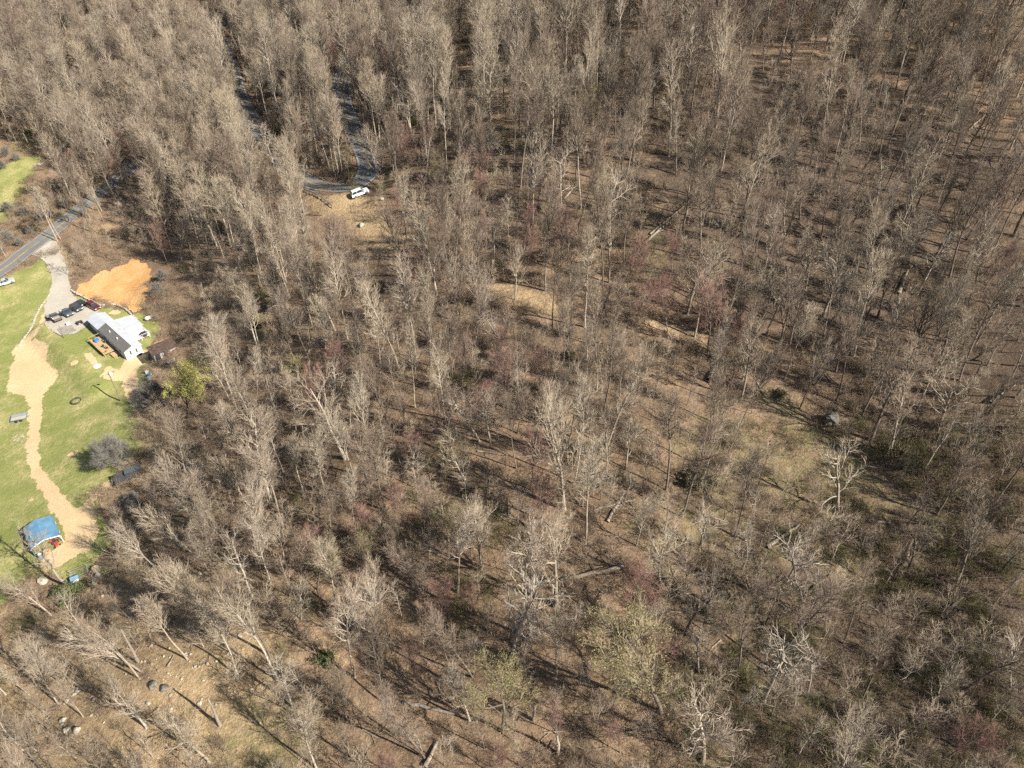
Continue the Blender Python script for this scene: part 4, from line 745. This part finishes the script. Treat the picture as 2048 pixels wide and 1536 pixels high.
ZONES = [((0, 0, 420, 210), 'in the far woods above the green meadow'), ((420, 0, 760, 190), 'in the woods above the hairpin road'), ((760, 0, 1150, 200), 'in the open woods at the top middle'),
         ((1150, 0, 1500, 230), 'in the dense woods at the top right of centre'), ((1500, 0, 2048, 230), 'on the upper right ridge'), ((0, 210, 330, 480), 'between the green meadow and the straight road'),
         ((330, 190, 640, 420), 'on the slope below the upper road loop'), ((640, 190, 860, 420), 'beside the hairpin bend'), ((860, 200, 1270, 420), 'on the slope right of the hairpin bend'),
         ((1270, 230, 1660, 560), 'around the narrow clearing with fallen trunks'), ((1660, 230, 2048, 560), 'on the shaded slope at the far right'), ((100, 420, 480, 700), 'on the slope above the orange clay bank'),
         ((480, 420, 840, 720), 'in the woods below the hairpin road'), ((840, 420, 1270, 720), 'around the tan trail in mid slope'), ((1270, 560, 1560, 800), 'beside the tan trail right of centre'),
         ((1560, 560, 2048, 860), 'on the leafy slope above the grey boulder'), ((250, 700, 560, 1000), 'along the wood edge below the brown roofed shed'), ((560, 720, 860, 1040), 'in the woods left of centre'),
         ((860, 720, 1250, 1040), 'in the middle of the woods'), ((1250, 800, 1620, 1100), 'left of the grassy trail'), ((1620, 860, 2048, 1180), 'below the grassy trail at the right'),
         ((0, 1130, 330, 1536), 'on the rocky slope below the blue roofed shed'), ((250, 1000, 660, 1250), 'on the slope right of the blue roofed shed'), ((330, 1250, 700, 1536), 'among the scattered rocks at the lower left'),
         ((660, 1040, 1000, 1536), 'on the leafy slope at bottom left centre'), ((1000, 1040, 1420, 1300), 'around the long fallen trunk'), ((1000, 1300, 1420, 1536), 'on the brown slope at the bottom middle'),
         ((1420, 1100, 1720, 1536), 'on the brushy slope at the bottom right'), ((1720, 1180, 2048, 1536), 'in the lower right corner woods')]
def zone(px, py):
    for (a, b, c, d_), nm in ZONES:
        if a <= px < c and b <= py < d_: return nm
    return 'at the edge of the bare woods'
def place(kind, var, base, h, rz, lean=0.0, label=None, wide=1.0):
    tme, cme, h0 = PROTO[kind, var]; s = h/h0
    px, py, Z = proj(base); g = None
    if label is None:
        label = (LOOK[kind, var] if kind != 'sap' else ['thin pale bare sapling', 'slim brown bare sapling', 'thin twiggy sapling', 'small slender bare tree', 'brownish twiggy sapling', 'pale leaning sapling'][var])+' '+zone(px, py); g = label+' (alike)'
        label = label if len(label.split()) <= 16 else ' '.join(w_ for w_ in label.split() if w_ not in ('the', 'a'))
        g = 'trees: '+label
    if kind == 'sap':
        o = link('sapling', cme); tag(o, label, 'sapling', g)
    else:
        o = thing(NAME[kind], label, 'tree', base, 0, g); link('trunk', tme, o); link('crown', cme, o)
    o.matrix_world = Matrix.Translation(Vector(base)) @ Matrix.Rotation(lean, 4, 'Y') @ Matrix.Rotation(rz, 4, 'Z') @ Matrix.Diagonal((s*wide, s*wide, s, 1))
    return o

# the trees that stand out in the photograph: foot and top of each
NOTE = [(188,155,150,60,'tall',0),(178,278,100,195,'spread',0,'pale spreading tree leaning over the green meadow edge'),(233,248,222,160,'fan',2),(333,300,300,180,'spread',3,'large pale crooked tree beside the upper end of the straight road'),(480,317,430,155,'tall',0),
(277,320,255,230,'dead',1),(115,483,68,375,'tall',3,'slender pale tree leaning over the road at the driveway mouth'),(121,478,80,400,'tall',5),(608,425,575,268,'fan',0,'big pale fan shaped tree just left of the hairpin bend'),(463,493,428,372,'spread',0),(437,500,395,368,'fan',3),
(407,127,380,45,'spread',3),(563,187,525,30,'tall',0),(543,233,505,150,'tall',3),(677,347,640,190,'tall',0),(668,345,640,205,'tall',3),(660,338,620,215,'tall',5),(684,347,668,200,'tall',0),(1011,147,1011,25,'tall',4),(953,100,949,-10,'tall',0),(935,87,930,-20,'tall',3),(918,110,914,0,'tall',1),
(985,280,972,130,'spread',0,'pale crooked tree with a ragged crown above the small mossy glade'),(1023,340,985,250,'dead',3),(1266,320,1278,78,'fan',1),(1338,312,1345,80,'tall',0),(1126,310,1143,135,'fan',1),(1123,413,1110,300,'spread',4),(1076,413,1080,312,'fan',3),(1218,500,1216,352,'spread',0),
(840,497,830,400,'dead',1,'pale spiky tree standing right of the tan roadside bank'),(846,495,848,420,'dead',3),(1088,310,1076,165,'fan',4),(1220,233,1220,138,'fan',2),(773,133,743,20,'spread',4),(1431,262,1462,20,'fan',0,'big pale vase crowned tree on a dark double trunk'),(1656,240,1650,155,'dead',0),(1606,217,1580,125,'spread',3),
(1672,402,1700,270,'tall',0),(1569,467,1566,372,'spread',0),(1409,447,1420,330,'tall',3),(1876,322,1920,190,'fan',4),(1933,480,2020,300,'tall',1),(1983,512,2065,320,'tall',5,'thick dark trunked tree leaning out at the right edge'),(1723,510,1790,360,'tall',1),(1926,140,1975,10,'tall',4),(1806,133,1850,10,'tall',3),
(803,749,743,558,'tall',0,'tall white barked tree left of centre with a narrow crown'),(770,1022,745,865,'tall',1),(543,1000,478,815,'fan',0),(683,822,655,735,'dead',1),(770,832,735,712,'fan',3),(690,917,600,765,'spread',4,'large pale tree with one long drooping limb left of centre'),(737,977,700,872,'spread',3),
(980,885,965,785,'dead',0,'bleached twisted tree in the middle of the woods'),(960,884,885,788,'spread',2),(930,962,890,885,'spread',0),(1008,815,1008,708,'red',2),(1000,702,975,600,'dead',1),(463,752,423,630,'tall',3),(460,800,405,680,'tall',0),(497,1012,435,905,'fan',0),(567,945,527,838,'tall',3),(660,1010,630,893,'tall',5),
(905,757,900,630,'fan',1),(523,712,495,592,'tall',4),(1389,674,1424,485,'tall',0,'tall lone tree with a long pale trunk beside the tan trail'),(1416,712,1435,562,'red',2,'reddish tree right of the tall lone trunk by the tan trail'),(1486,759,1530,608,'tall',3),(1569,759,1620,618,'tall',2),(1919,760,1998,555,'tall',1),(1873,770,1928,643,'tall',0),
(1779,907,1850,700,'tall',0,'tall pale tree leaning right over the grassy trail'),(1739,880,1780,722,'spread',3),(1909,970,1975,828,'fan',4),(1673,802,1702,695,'tall',5),(1936,607,1995,425,'tall',1),(1676,1024,1690,893,'spread',4,'grey spreading tree standing in the brush below the trail'),
(140,1176,75,1062,'dead',1,'bleached leaning tree trunk reaching across the blue shed roof'),(103,1231,35,1168,'fan',0),(285,1344,115,1235,'fan',3,'large pale tree leaning far left among the lower left rocks'),(280,1359,215,1290,'tall',5),(117,1408,30,1308,'tall',0),(375,1319,278,1195,'tall',3),(383,1106,275,1000,'fan',0),(313,1136,245,1085,'fan',3),
(420,1269,318,1135,'fan',0),(430,1250,360,1140,'fan',3),(513,1209,440,1100,'dead',3),(543,1169,520,1090,'tall',5),(477,1353,428,1222,'tall',2),(587,1416,515,1322,'dead',1),(633,1536,600,1420,'tall',5),(417,1526,340,1452,'spread',0),(293,1456,240,1382,'spread',4),(57,1509,-25,1432,'fan',3),(12,1389,-30,1335,'tall',0),
(945,1354,888,1222,'tall',3),(763,1293,713,1155,'fan',0,'wide pale fan shaped tree at the lower left of centre'),(846,1189,812,1095,'fan',3),(1063,1274,1052,1062,'tall',4),(1003,1463,995,1340,'green',0,'yellow green tree on the brown slope at the bottom middle'),(1113,1353,1120,1222,'tall',2),(1023,1333,1010,1160,'dead',1),(910,1369,878,1270,'tall',5),
(1323,1427,1320,1245,'green',2,'broad yellow green tree low right of centre'),(1266,1286,1280,1170,'red',0),(1110,1212,1113,1062,'spread',2),(940,1443,912,1355,'fan',4),(850,1516,805,1420,'tall',3),(1129,1020,1118,790,'fan',4),(1529,1404,1562,1235,'dead',0,'bleached forked tree with a claw like top in the lower right'),(1613,1394,1655,1300,'dead',2,'whitish claw branched tree right of the bleached forked one'),
(1599,1224,1645,1055,'dead',3),(1913,1169,1985,1020,'fan',3,'grey fan shaped tree by the grass at the right edge'),(2016,1376,2010,1300,'spread',0),(1406,1526,1412,1400,'spread',2),(378,836,368,722,'green',1,'bright yellow green tree beside the brown roofed shed'),(565,500,562,440,'green',0),(740,1130,732,1090,'green',0),(905,1090,915,1030,'green',0),
(1200,30,1200,-20,'green',0),(885,320,880,265,'green',0),(1345,545,1330,470,'red',1),(500,330,470,212,'tall',1),(470,262,440,150,'fan',2),(455,218,430,100,'fan',4),(440,165,425,52,'tall',2),(575,374,565,288,'fan',4),(552,352,530,258,'spread',2),(735,262,730,150,'fan',1),(712,205,700,92,'fan',3),(484,290,455,190,'fan',1),(690,150,684,60,'tall',2),(478,270,458,165,'fan',0),(452,200,440,95,'fan',0),(440,180,432,80,'spread',2),(462,232,450,130,'tall',0),(690,215,682,115,'fan',4),(425,120,420,20,'fan',2),(1265,660,1280,565,'red',0,'wide reddish tree left of the tall lone trunk'),(1335,665,1345,562,'red',1),(1000,730,985,655,'red',1),(625,150,620,45,'red',0),(700,150,705,80,'red',2),(760,200,765,140,'red',0),(560,440,560,390,'red',1),(790,1040,800,985,'red',0),
(830,930,830,860,'red',1),(720,1120,715,1035,'red',0),(1080,790,1078,700,'red',2),(540,690,545,640,'red',1),(100,110,85,40,'red',2),(1620,330,1640,240,'fan',1),(960,620,940,525,'fan',0),(1030,600,1030,510,'fan',2)]
NOTE = [t_[:5]+((t_[5]-1 if t_[0] < 700 and t_[4] in ('tall', 'fan', 'spread') and t_[5] % 2 else t_[5]),)+t_[6:] for t_ in NOTE]
placed = []
ab = np.array([[t_[0], t_[1]] for t_ in NOTE], float); bases = P(np.clip(ab[:, 0], -400, 2500), ab[:, 1]); tr_ = ray([t_[2] for t_ in NOTE], [t_[3] for t_ in NOTE])
TALLEST = {'tall': (16, 33), 'fan': (13, 31), 'spread': (10, 26), 'dead': (9, 26), 'red': (7, 18), 'green': (8, 24)}
for t_, b_, d_ in zip(NOTE, bases, tr_):
    T = d_*(b_[1]/d_[1]); h = T[2]+CAM_Z-b_[2]; lo, hi = TALLEST[t_[4]]; lean = math.atan2(T[0]-b_[0], max(h, 1)); lean = max(-.38, min(.38, lean)); h = min(max(h, lo), hi)
    place(t_[4], t_[5], b_, h, U(0, 6.28), lean, t_[6] if len(t_) > 6 else None); placed.append((b_[0], b_[1]))
place('round', 0, P(238, 930), 7.4, .4, 0, 'dense round grey bare tree alone on the pasture', 1.0)

# ------------------------------------------------------------------ the rest of the woods, scattered where the photo shows trees
CLEAR = [LAWN, MEADOW, CUT]; TRAILS = [spline(PL(t_), 2) for t_ in ([(1530,790),(1600,850),(1680,910),(1740,960),(1800,1010),(1860,1060)], [(1300,650),(1390,670),(1420,695)], [(985,578),(1050,592),(1110,612)], [(1310,300),(1330,380),(1310,470)], [(690,400),(740,440),(780,480)], [(1490,103),(1640,112)])]
THIN = PL([(130,470),(330,420),(340,500),(300,540),(145,575),(110,510)]); ROCKY = PL([(0,1230),(120,1180),(300,1130),(480,1200),(560,1400),(500,1560),(-200,1600)]); GRASSY = PL([(1400,880),(1560,860),(1800,1000),(2048,1080),(2048,1250),(1800,1200),(1600,1100),(1420,1060)])
def free(x, y, margin):
    ok = dist_line(x, y, ROADS)[0] > 3.3+margin*.3
    for p_ in CLEAR: ok &= sd_poly(x, y, p_) < -margin
    for t_ in TRAILS: ok &= dist_line(x, y, t_)[0] > 2.4
    return ok
KEEP = [([(0,545),(50,507),(100,470)],10), ([(110,462),(150,430),(262,335)],8), ([(500,225),(515,250),(532,282)],13), ([(612,362),(655,377),(700,376),(733,350),(735,322)],13), ([(722,290),(700,240),(686,190)],6), ([(718,392)],16), ([(700,405),(745,440),(785,490)],15), ([(640,400),(690,410)],10), ([(620,395),(660,410)],8),
 ([(150,578),(215,560),(270,535),(290,580),(250,610)],14), ([(185,640),(230,680),(265,715)],30), ([(300,638)],14), ([(330,712)],36), ([(300,735)],12), ([(298,752)],14), ([(265,740),(272,800)],10), ([(228,910)],40), ([(372,775)],40), ([(255,955)],18), ([(1000,578),(1060,594)],14), ([(1300,650),(1390,674),(1415,695)],12),
 ([(1663,833)],20), ([(1540,800),(1600,850),(1680,910),(1740,960),(1800,1010)],12), ([(1308,280),(1322,380),(1312,470)],21), ([(1340,540)],26), ([(1000,250),(1010,290)],9), ([(1520,105),(1640,112)],9), ([(10,320),(60,322),(40,360),(15,400),(0,420)],30), ([(83,1058)],28), ([(150,1158)],14), ([(86,1160)],10),
 ([(1070,1180),(1160,1160),(1260,1136)],9), ([(812,1408),(925,1430)],8), ([(1145,1464),(1270,1466)],6), ([(1000,1040),(1200,1040)],8), ([(930,100),(930,20)],14), ([(1700,760),(1640,790)],14), ([(1600,740)],14), ([(1890,1090),(1990,1170)],14), ([(330,1300),(350,1380),(300,1330)],18), ([(420,1400),(470,1440)],16), ([(190,1130)],10),
 ([(525,590)],10), ([(515,650)],8), ([(905,850),(1010,900)],9), ([(1010,1320),(1080,1440)],8)]
_kx = np.concatenate([np.array([q for a_, b_ in zip(L[:-1], L[1:]) for q in np.linspace(a_, b_, 5)] if len(L) > 1 else L, float) for L, r_ in KEEP]); _kr = np.concatenate([np.full(max(1, 5*(len(L)-1)), r_, float) for L, r_ in KEEP])
_lx = np.array([(x, y) for x in range(-20, 330, 14) for y in range(500, 1200, 14)], float); _lp = P(_lx[:, 0], _lx[:, 1]); _in = in_poly(_lp[:, 0], _lp[:, 1], LAWN); _kx = np.vstack([_kx, _lx[_in]]); _kr = np.concatenate([_kr, np.full(_in.sum(), 9.)])
def opens_view(x, y, h):
    """true where a tree of height h would not hide one of the openings that the photo shows"""
    z = H(x, y); a = proj(np.stack([x, y, z], -1)); b = proj(np.stack([x, y, z+h], -1)); ok = np.ones(len(x), bool)
    for t_ in np.linspace(0, 1, 12):
        qx = a[0]+(b[0]-a[0])*t_; qy = a[1]+(b[1]-a[1])*t_; r_ = F/a[2]*h*(.015+.13*min(1, max(0, (t_-.3)/.25)))
        for i in range(0, len(x), 4000):
            sl = slice(i, i+4000); D = np.hypot(qx[sl, None]-_kx[None, :, 0], qy[sl, None]-_kx[None, :, 1])-_kr[None]; ok[sl] &= (D > r_[sl, None]*.8).all(1)
    return ok
SUNNY = [((-110, 160), 15), ((-122, 172), 12), ((-91, 90), 8), ((-100, 172), 9), ((-112, 187), 10)]+[(tuple(P(a_, b_)[:2]), r_) for a_, b_, r_ in ((745, 450, 4), (700, 408, 3), (1325, 345, 4), (1390, 672, 2), (1050, 592, 3), (1655, 836, 3.5), (300, 1350, 5), (430, 1420, 5), (400, 1150, 4), (330, 714, 8), (30, 350, 12))]
def shades_home(x, y, h):
    """true where the shadow of a tree would lie over the house, the parking pad or the blue shed"""
    z = H(x, y); bad = np.zeros(len(x), bool)
    for t_ in np.linspace(.3, 1, 8):
        L = h*t_/math.tan(SUN_EL); sx = x-L*math.cos(SUN_AZ); sy = y-L*math.sin(SUN_AZ); dz = np.maximum(0, z-H(sx, sy))/math.tan(SUN_EL); sx = sx-dz*math.cos(SUN_AZ); sy = sy-dz*math.sin(SUN_AZ)
        for c_, r_ in SUNNY: bad |= np.hypot(sx-c_[0], sy-c_[1]) < r_
    return bad
def in_view(x, y, h, m=50):
    z = H(x, y); a = proj(np.stack([x, y, z], -1)); b = proj(np.stack([x, y, z+h], -1))
    inx = lambda q: (q[0] > -m) & (q[0] < 2048+m) & (q[1] > -m) & (q[1] < 1536+m)
    return (a[2] > 20) & (inx(a) | inx(b)), a
def scatter(dmin, tries, occupied, h, ymax, margin, dens=None):
    x = U(-320, 260, tries); y = U(20, ymax, tries); v, a = in_view(x, y, h); x, y = x[v], y[v]; ok = free(x, y, margin); x, y = x[ok], y[ok]; ok = opens_view(x, y, h) & ~shades_home(x, y, h); x, y = x[ok], y[ok]
    pr = np.ones(len(x)); pr[in_poly(x, y, THIN)] = .3; pr[in_poly(x, y, ROCKY)] = .26; q_ = proj(np.column_stack([x, y, H(x, y)])); pr *= np.where((q_[2] < 112) & (q_[0] < 1400), .72, 1); pr[in_poly(x, y, GRASSY)] = .45; ok = U(0, 1, len(x)) < pr; x, y = x[ok], y[ok]
    cell = dmin; grid = {}
    for q in occupied: grid.setdefault((int(q[0]//cell), int(q[1]//cell)), []).append(q)
    out = []
    for q in zip(x, y):
        i, j = int(q[0]//cell), int(q[1]//cell)
        if all((q[0]-o[0])**2+(q[1]-o[1])**2 > dmin*dmin for a_ in (-1, 0, 1) for b_ in (-1, 0, 1) for o in grid.get((i+a_, j+b_), ())):
            grid.setdefault((i, j), []).append(q); out.append(q)
    return np.array(out)
pts = scatter(4.4, 90000, placed, 22, 470, 1.5)
zz = H(pts[:, 0], pts[:, 1]); px, py, Z = proj(np.column_stack([pts, zz])); order = np.argsort(Z)
cnt = {k_: sum(t_[4] == k_ for t_ in NOTE) for k_ in ('tall', 'fan', 'spread', 'dead', 'red', 'green')}; far = []
CAP = {'tall': 300, 'fan': 270, 'spread': 200, 'dead': 60, 'red': 80, 'green': 22}
for i in order:
    b_ = (pts[i, 0], pts[i, 1], zz[i]); X, Y_ = px[i], py[i]; redness = vnoise(pts[i, 0]+500, pts[i, 1], 34)
    w_ = [.52, .24, .17, .04, .03, .01]
    if X < 560 and Y_ < 480: w_ = [.66, .16, .13, .03, .02, 0]
    if X > 1300: w_ = [.46, .20, .27, .06, .01, 0]
    if X > 1380 and Y_ > 850: w_ = [.30, .18, .42, .08, .02, 0]
    if redness > .18: w_[4] += .45
    kd = list(cnt)[int(np.searchsorted(np.cumsum(w_)/sum(w_), U(0, 1)))]
    if Z[i] > 262 or cnt[kd] >= CAP[kd]: far.append((b_, kd)); continue
    cnt[kd] += 1; hh = {'tall': (14, 25), 'fan': (10, 20), 'spread': (8, 16), 'dead': (9, 16), 'red': (8, 14), 'green': (8, 13)}[kd]
    edge = X < 330 and Y_ > 430
    pale_ = U(0, 1) < np.interp(X, [500, 900, 1400], [.80, .55, .30])         # more pale bark at left; darker bark at right paints in side-lit shade
    vs_ = [v_ for v_ in range(NV[kd]) if (v_ % 2 == 0) == pale_] if kd in ('tall', 'fan', 'spread') else list(range(NV[kd]))
    place(kd, random.choice(vs_) if kd != 'green' else 2*int(U(0, 2)), b_, U(*hh)*(.85 if edge else 1)*float(np.interp(Z[i], [90, 130, 180, 240], [.80, .92, 1.05, 1.12])), U(0, 6.28), rng.normal(0, .075)-(.05 if edge else 0), None, U(.68, 1.12))
pts2 = scatter(3.2, 150000, [tuple(q) for q in pts], 9, 330, 1.0)
z2 = H(pts2[:, 0], pts2[:, 1]); px, py, Z2 = proj(np.column_stack([pts2, z2])); o2 = np.argsort(Z2)[:290]
for i in o2: place('sap', int(U(0, 6)), (pts2[i, 0], pts2[i, 1], z2[i]), U(5, 11), U(0, 6.28), rng.normal(0, .08), None, U(.9, 1.3))
small = [((pts2[i, 0], pts2[i, 1], z2[i]), 'sap') for i in np.argsort(Z2)[290:]]
print('TREES', cnt, 'far', len(far), 'saplings', len(pts2))

# ------------------------------------------------------------------ what nobody could count: far woods, brush on the forest floor
def scatter_object(name, label, cat, protos, P_, S_, Rz, which):
    """one object: copies of the given meshes on its own points (geometry nodes)"""
    me = bpy.data.meshes.new(name); me.vertices.add(len(P_)); me.vertices.foreach_set('co', np.asarray(P_, np.float32).ravel())
    for nm, arr, ty in (('scale_by', S_, 'FLOAT'), ('turn', Rz, 'FLOAT'), ('which', which, 'INT')):
        at = me.attributes.new(nm, ty, 'POINT'); at.data.foreach_set('value', np.asarray(arr, np.float32 if ty == 'FLOAT' else np.int32))
    o = tag(link(name, me), label, cat, kind='stuff'); ng = bpy.data.node_groups.new(name, 'GeometryNodeTree')
    ng.interface.new_socket('Geometry', in_out='INPUT', socket_type='NodeSocketGeometry'); ng.interface.new_socket('Geometry', in_out='OUTPUT', socket_type='NodeSocketGeometry')
    gi = ng.nodes.new('NodeGroupInput'); go = ng.nodes.new('NodeGroupOutput'); lk = ng.links.new
    gti = ng.nodes.new('GeometryNodeGeometryToInstance')
    for p_ in reversed(protos):
        oi = ng.nodes.new('GeometryNodeObjectInfo'); oi.inputs['Object'].default_value = p_; oi.inputs['As Instance'].default_value = True; lk(oi.outputs['Geometry'], gti.inputs[0])
    iop = ng.nodes.new('GeometryNodeInstanceOnPoints'); lk(gi.outputs[0], iop.inputs['Points']); lk(gti.outputs[0], iop.inputs['Instance']); iop.inputs['Pick Instance'].default_value = True
    def attr(nm, ty):
        a_ = ng.nodes.new('GeometryNodeInputNamedAttribute'); a_.data_type = ty; a_.inputs[0].default_value = nm; return a_.outputs[0]
    lk(attr('which', 'INT'), iop.inputs['Instance Index']); cx = ng.nodes.new('ShaderNodeCombineXYZ'); lk(attr('turn', 'FLOAT'), cx.inputs[2]); lk(cx.outputs[0], iop.inputs['Rotation']); lk(attr('scale_by', 'FLOAT'), iop.inputs['Scale'])
    lk(iop.outputs[0], go.inputs[0]); md = o.modifiers.new('scatter', 'NODES'); md.node_group = ng; return o
def proto_obj(name, me): return bpy.data.objects.new(name, me)
import bmesh
whole = {}
for kd in ('tall', 'fan', 'spread', 'red', 'sap', 'green', 'dead'):
    for v_ in range(NV[kd] if kd != 'tall' else 4):
        tme, cme, h0 = PROTO[kd, v_]
        if kd == 'sap': me = cme
        else:
            bm = bmesh.new(); bm.from_mesh(cme); bm.from_mesh(tme); me = bpy.data.meshes.new('far_'+kd); bm.to_mesh(me); bm.free()
            for m_ in cme.materials: me.materials.append(m_)
        whole[kd, v_] = proto_obj('far_'+kd, me)
keys = list(whole); protos = [whole[k_] for k_ in keys]
def pick(kd): return keys.index((kd, int(U(0, min(NV[kd], 4)))))
sc_of = {'tall': (.75, 1.1), 'fan': (.7, 1.05), 'spread': (.7, 1.1), 'red': (.6, 1.0), 'sap': (.6, 1.2), 'green': (.6, .9), 'dead': (.6, 1.0)}
for nm, lb, ct, ff in (('far_woods', 'mass of bare trees filling the far slopes', 'woods', far), ('understory', 'countless thin saplings between the bare trees', 'understory', small)):
    scatter_object(nm, lb, ct, protos, [f_[0] for f_ in ff], [U(*sc_of[f_[1]])*(1.12 if nm == 'far_woods' else 1) for f_ in ff], U(0, 6.28, len(ff)), [pick(f_[1]) for f_ in ff])
# brush: tangles of dry stems lying and standing on the forest floor
bps = []
for v_ in range(6):
    r = np.random.default_rng(70+v_); m_ = 46; n_ = 26
    base = np.zeros((n_, 4, 3)); c0 = r.normal(0, .75, (n_, 2)); d_ = unit(np.column_stack([r.normal(0, .6, (n_, 2)), np.abs(r.normal(.75 if v_ < 4 else .12, .3, n_))+.05])); Lh = r.uniform(.8, 2.4, n_)
    for k_ in range(4): base[:, k_, :2] = c0; base[:, k_] += d_*(Lh*k_/3)[:, None]; base[:, k_, 2] += .02
    R_ = np.tile(np.linspace(.022, .010, 4), (n_, 1)); L2 = grow(base, R_, 5, .2, 1, (25, 60), (.5, 1.1), 3, .04, .2, .013, .007, r); L3 = grow(*L2, 4, .2, 1, (25, 60), (.3, .6), 2, .02, .1, .009, .009, r)
    mt = M['brush_green'] if v_ == 3 else M['brush']
    bps.append(proto_obj('brush', pack('brush', [tubes(base, R_, 3)+(0,), tubes(*L2, 3)+(0,), tubes(*L3, 3, cone=True)+(0,)], [mt])))
x = U(-250, 220, 90000); y = U(25, 300, 90000); v, a = in_view(x, y, 1, 20); x, y = x[v], y[v]; ok = free(x, y, -.5); x, y = x[ok], y[ok]
dn = .5+1.3*fbm(x, y, 22); q_ = proj(np.column_stack([x, y, H(x, y)])); ok = U(0, 1, len(x)) < np.clip(dn, .05, 1)*.22*np.where((q_[0] > 1350) & (q_[1] > 850), 3.0, 1)*np.where(in_poly(x, y, ROCKY), .75, 1); x, y = x[ok], y[ok]; z_ = H(x, y)
gr = fbm(x+300, y, 30) > .28; q_ = proj(np.column_stack([x, y, z_])); gr |= (q_[0] > 1350) & (q_[1] > 850) & (U(0, 1, len(x)) < .35); wh = np.where(gr, 3, rng.choice([0, 1, 2, 4, 5], len(x)))
scatter_object('undergrowth', 'dry brush and fallen sticks covering the forest floor', 'undergrowth', bps, np.column_stack([x, y, z_]), U(.5, 1.35, len(x)), U(0, 6.28, len(x)), wh)
print('BRUSH', len(x))

add_logs(); add_bushes()
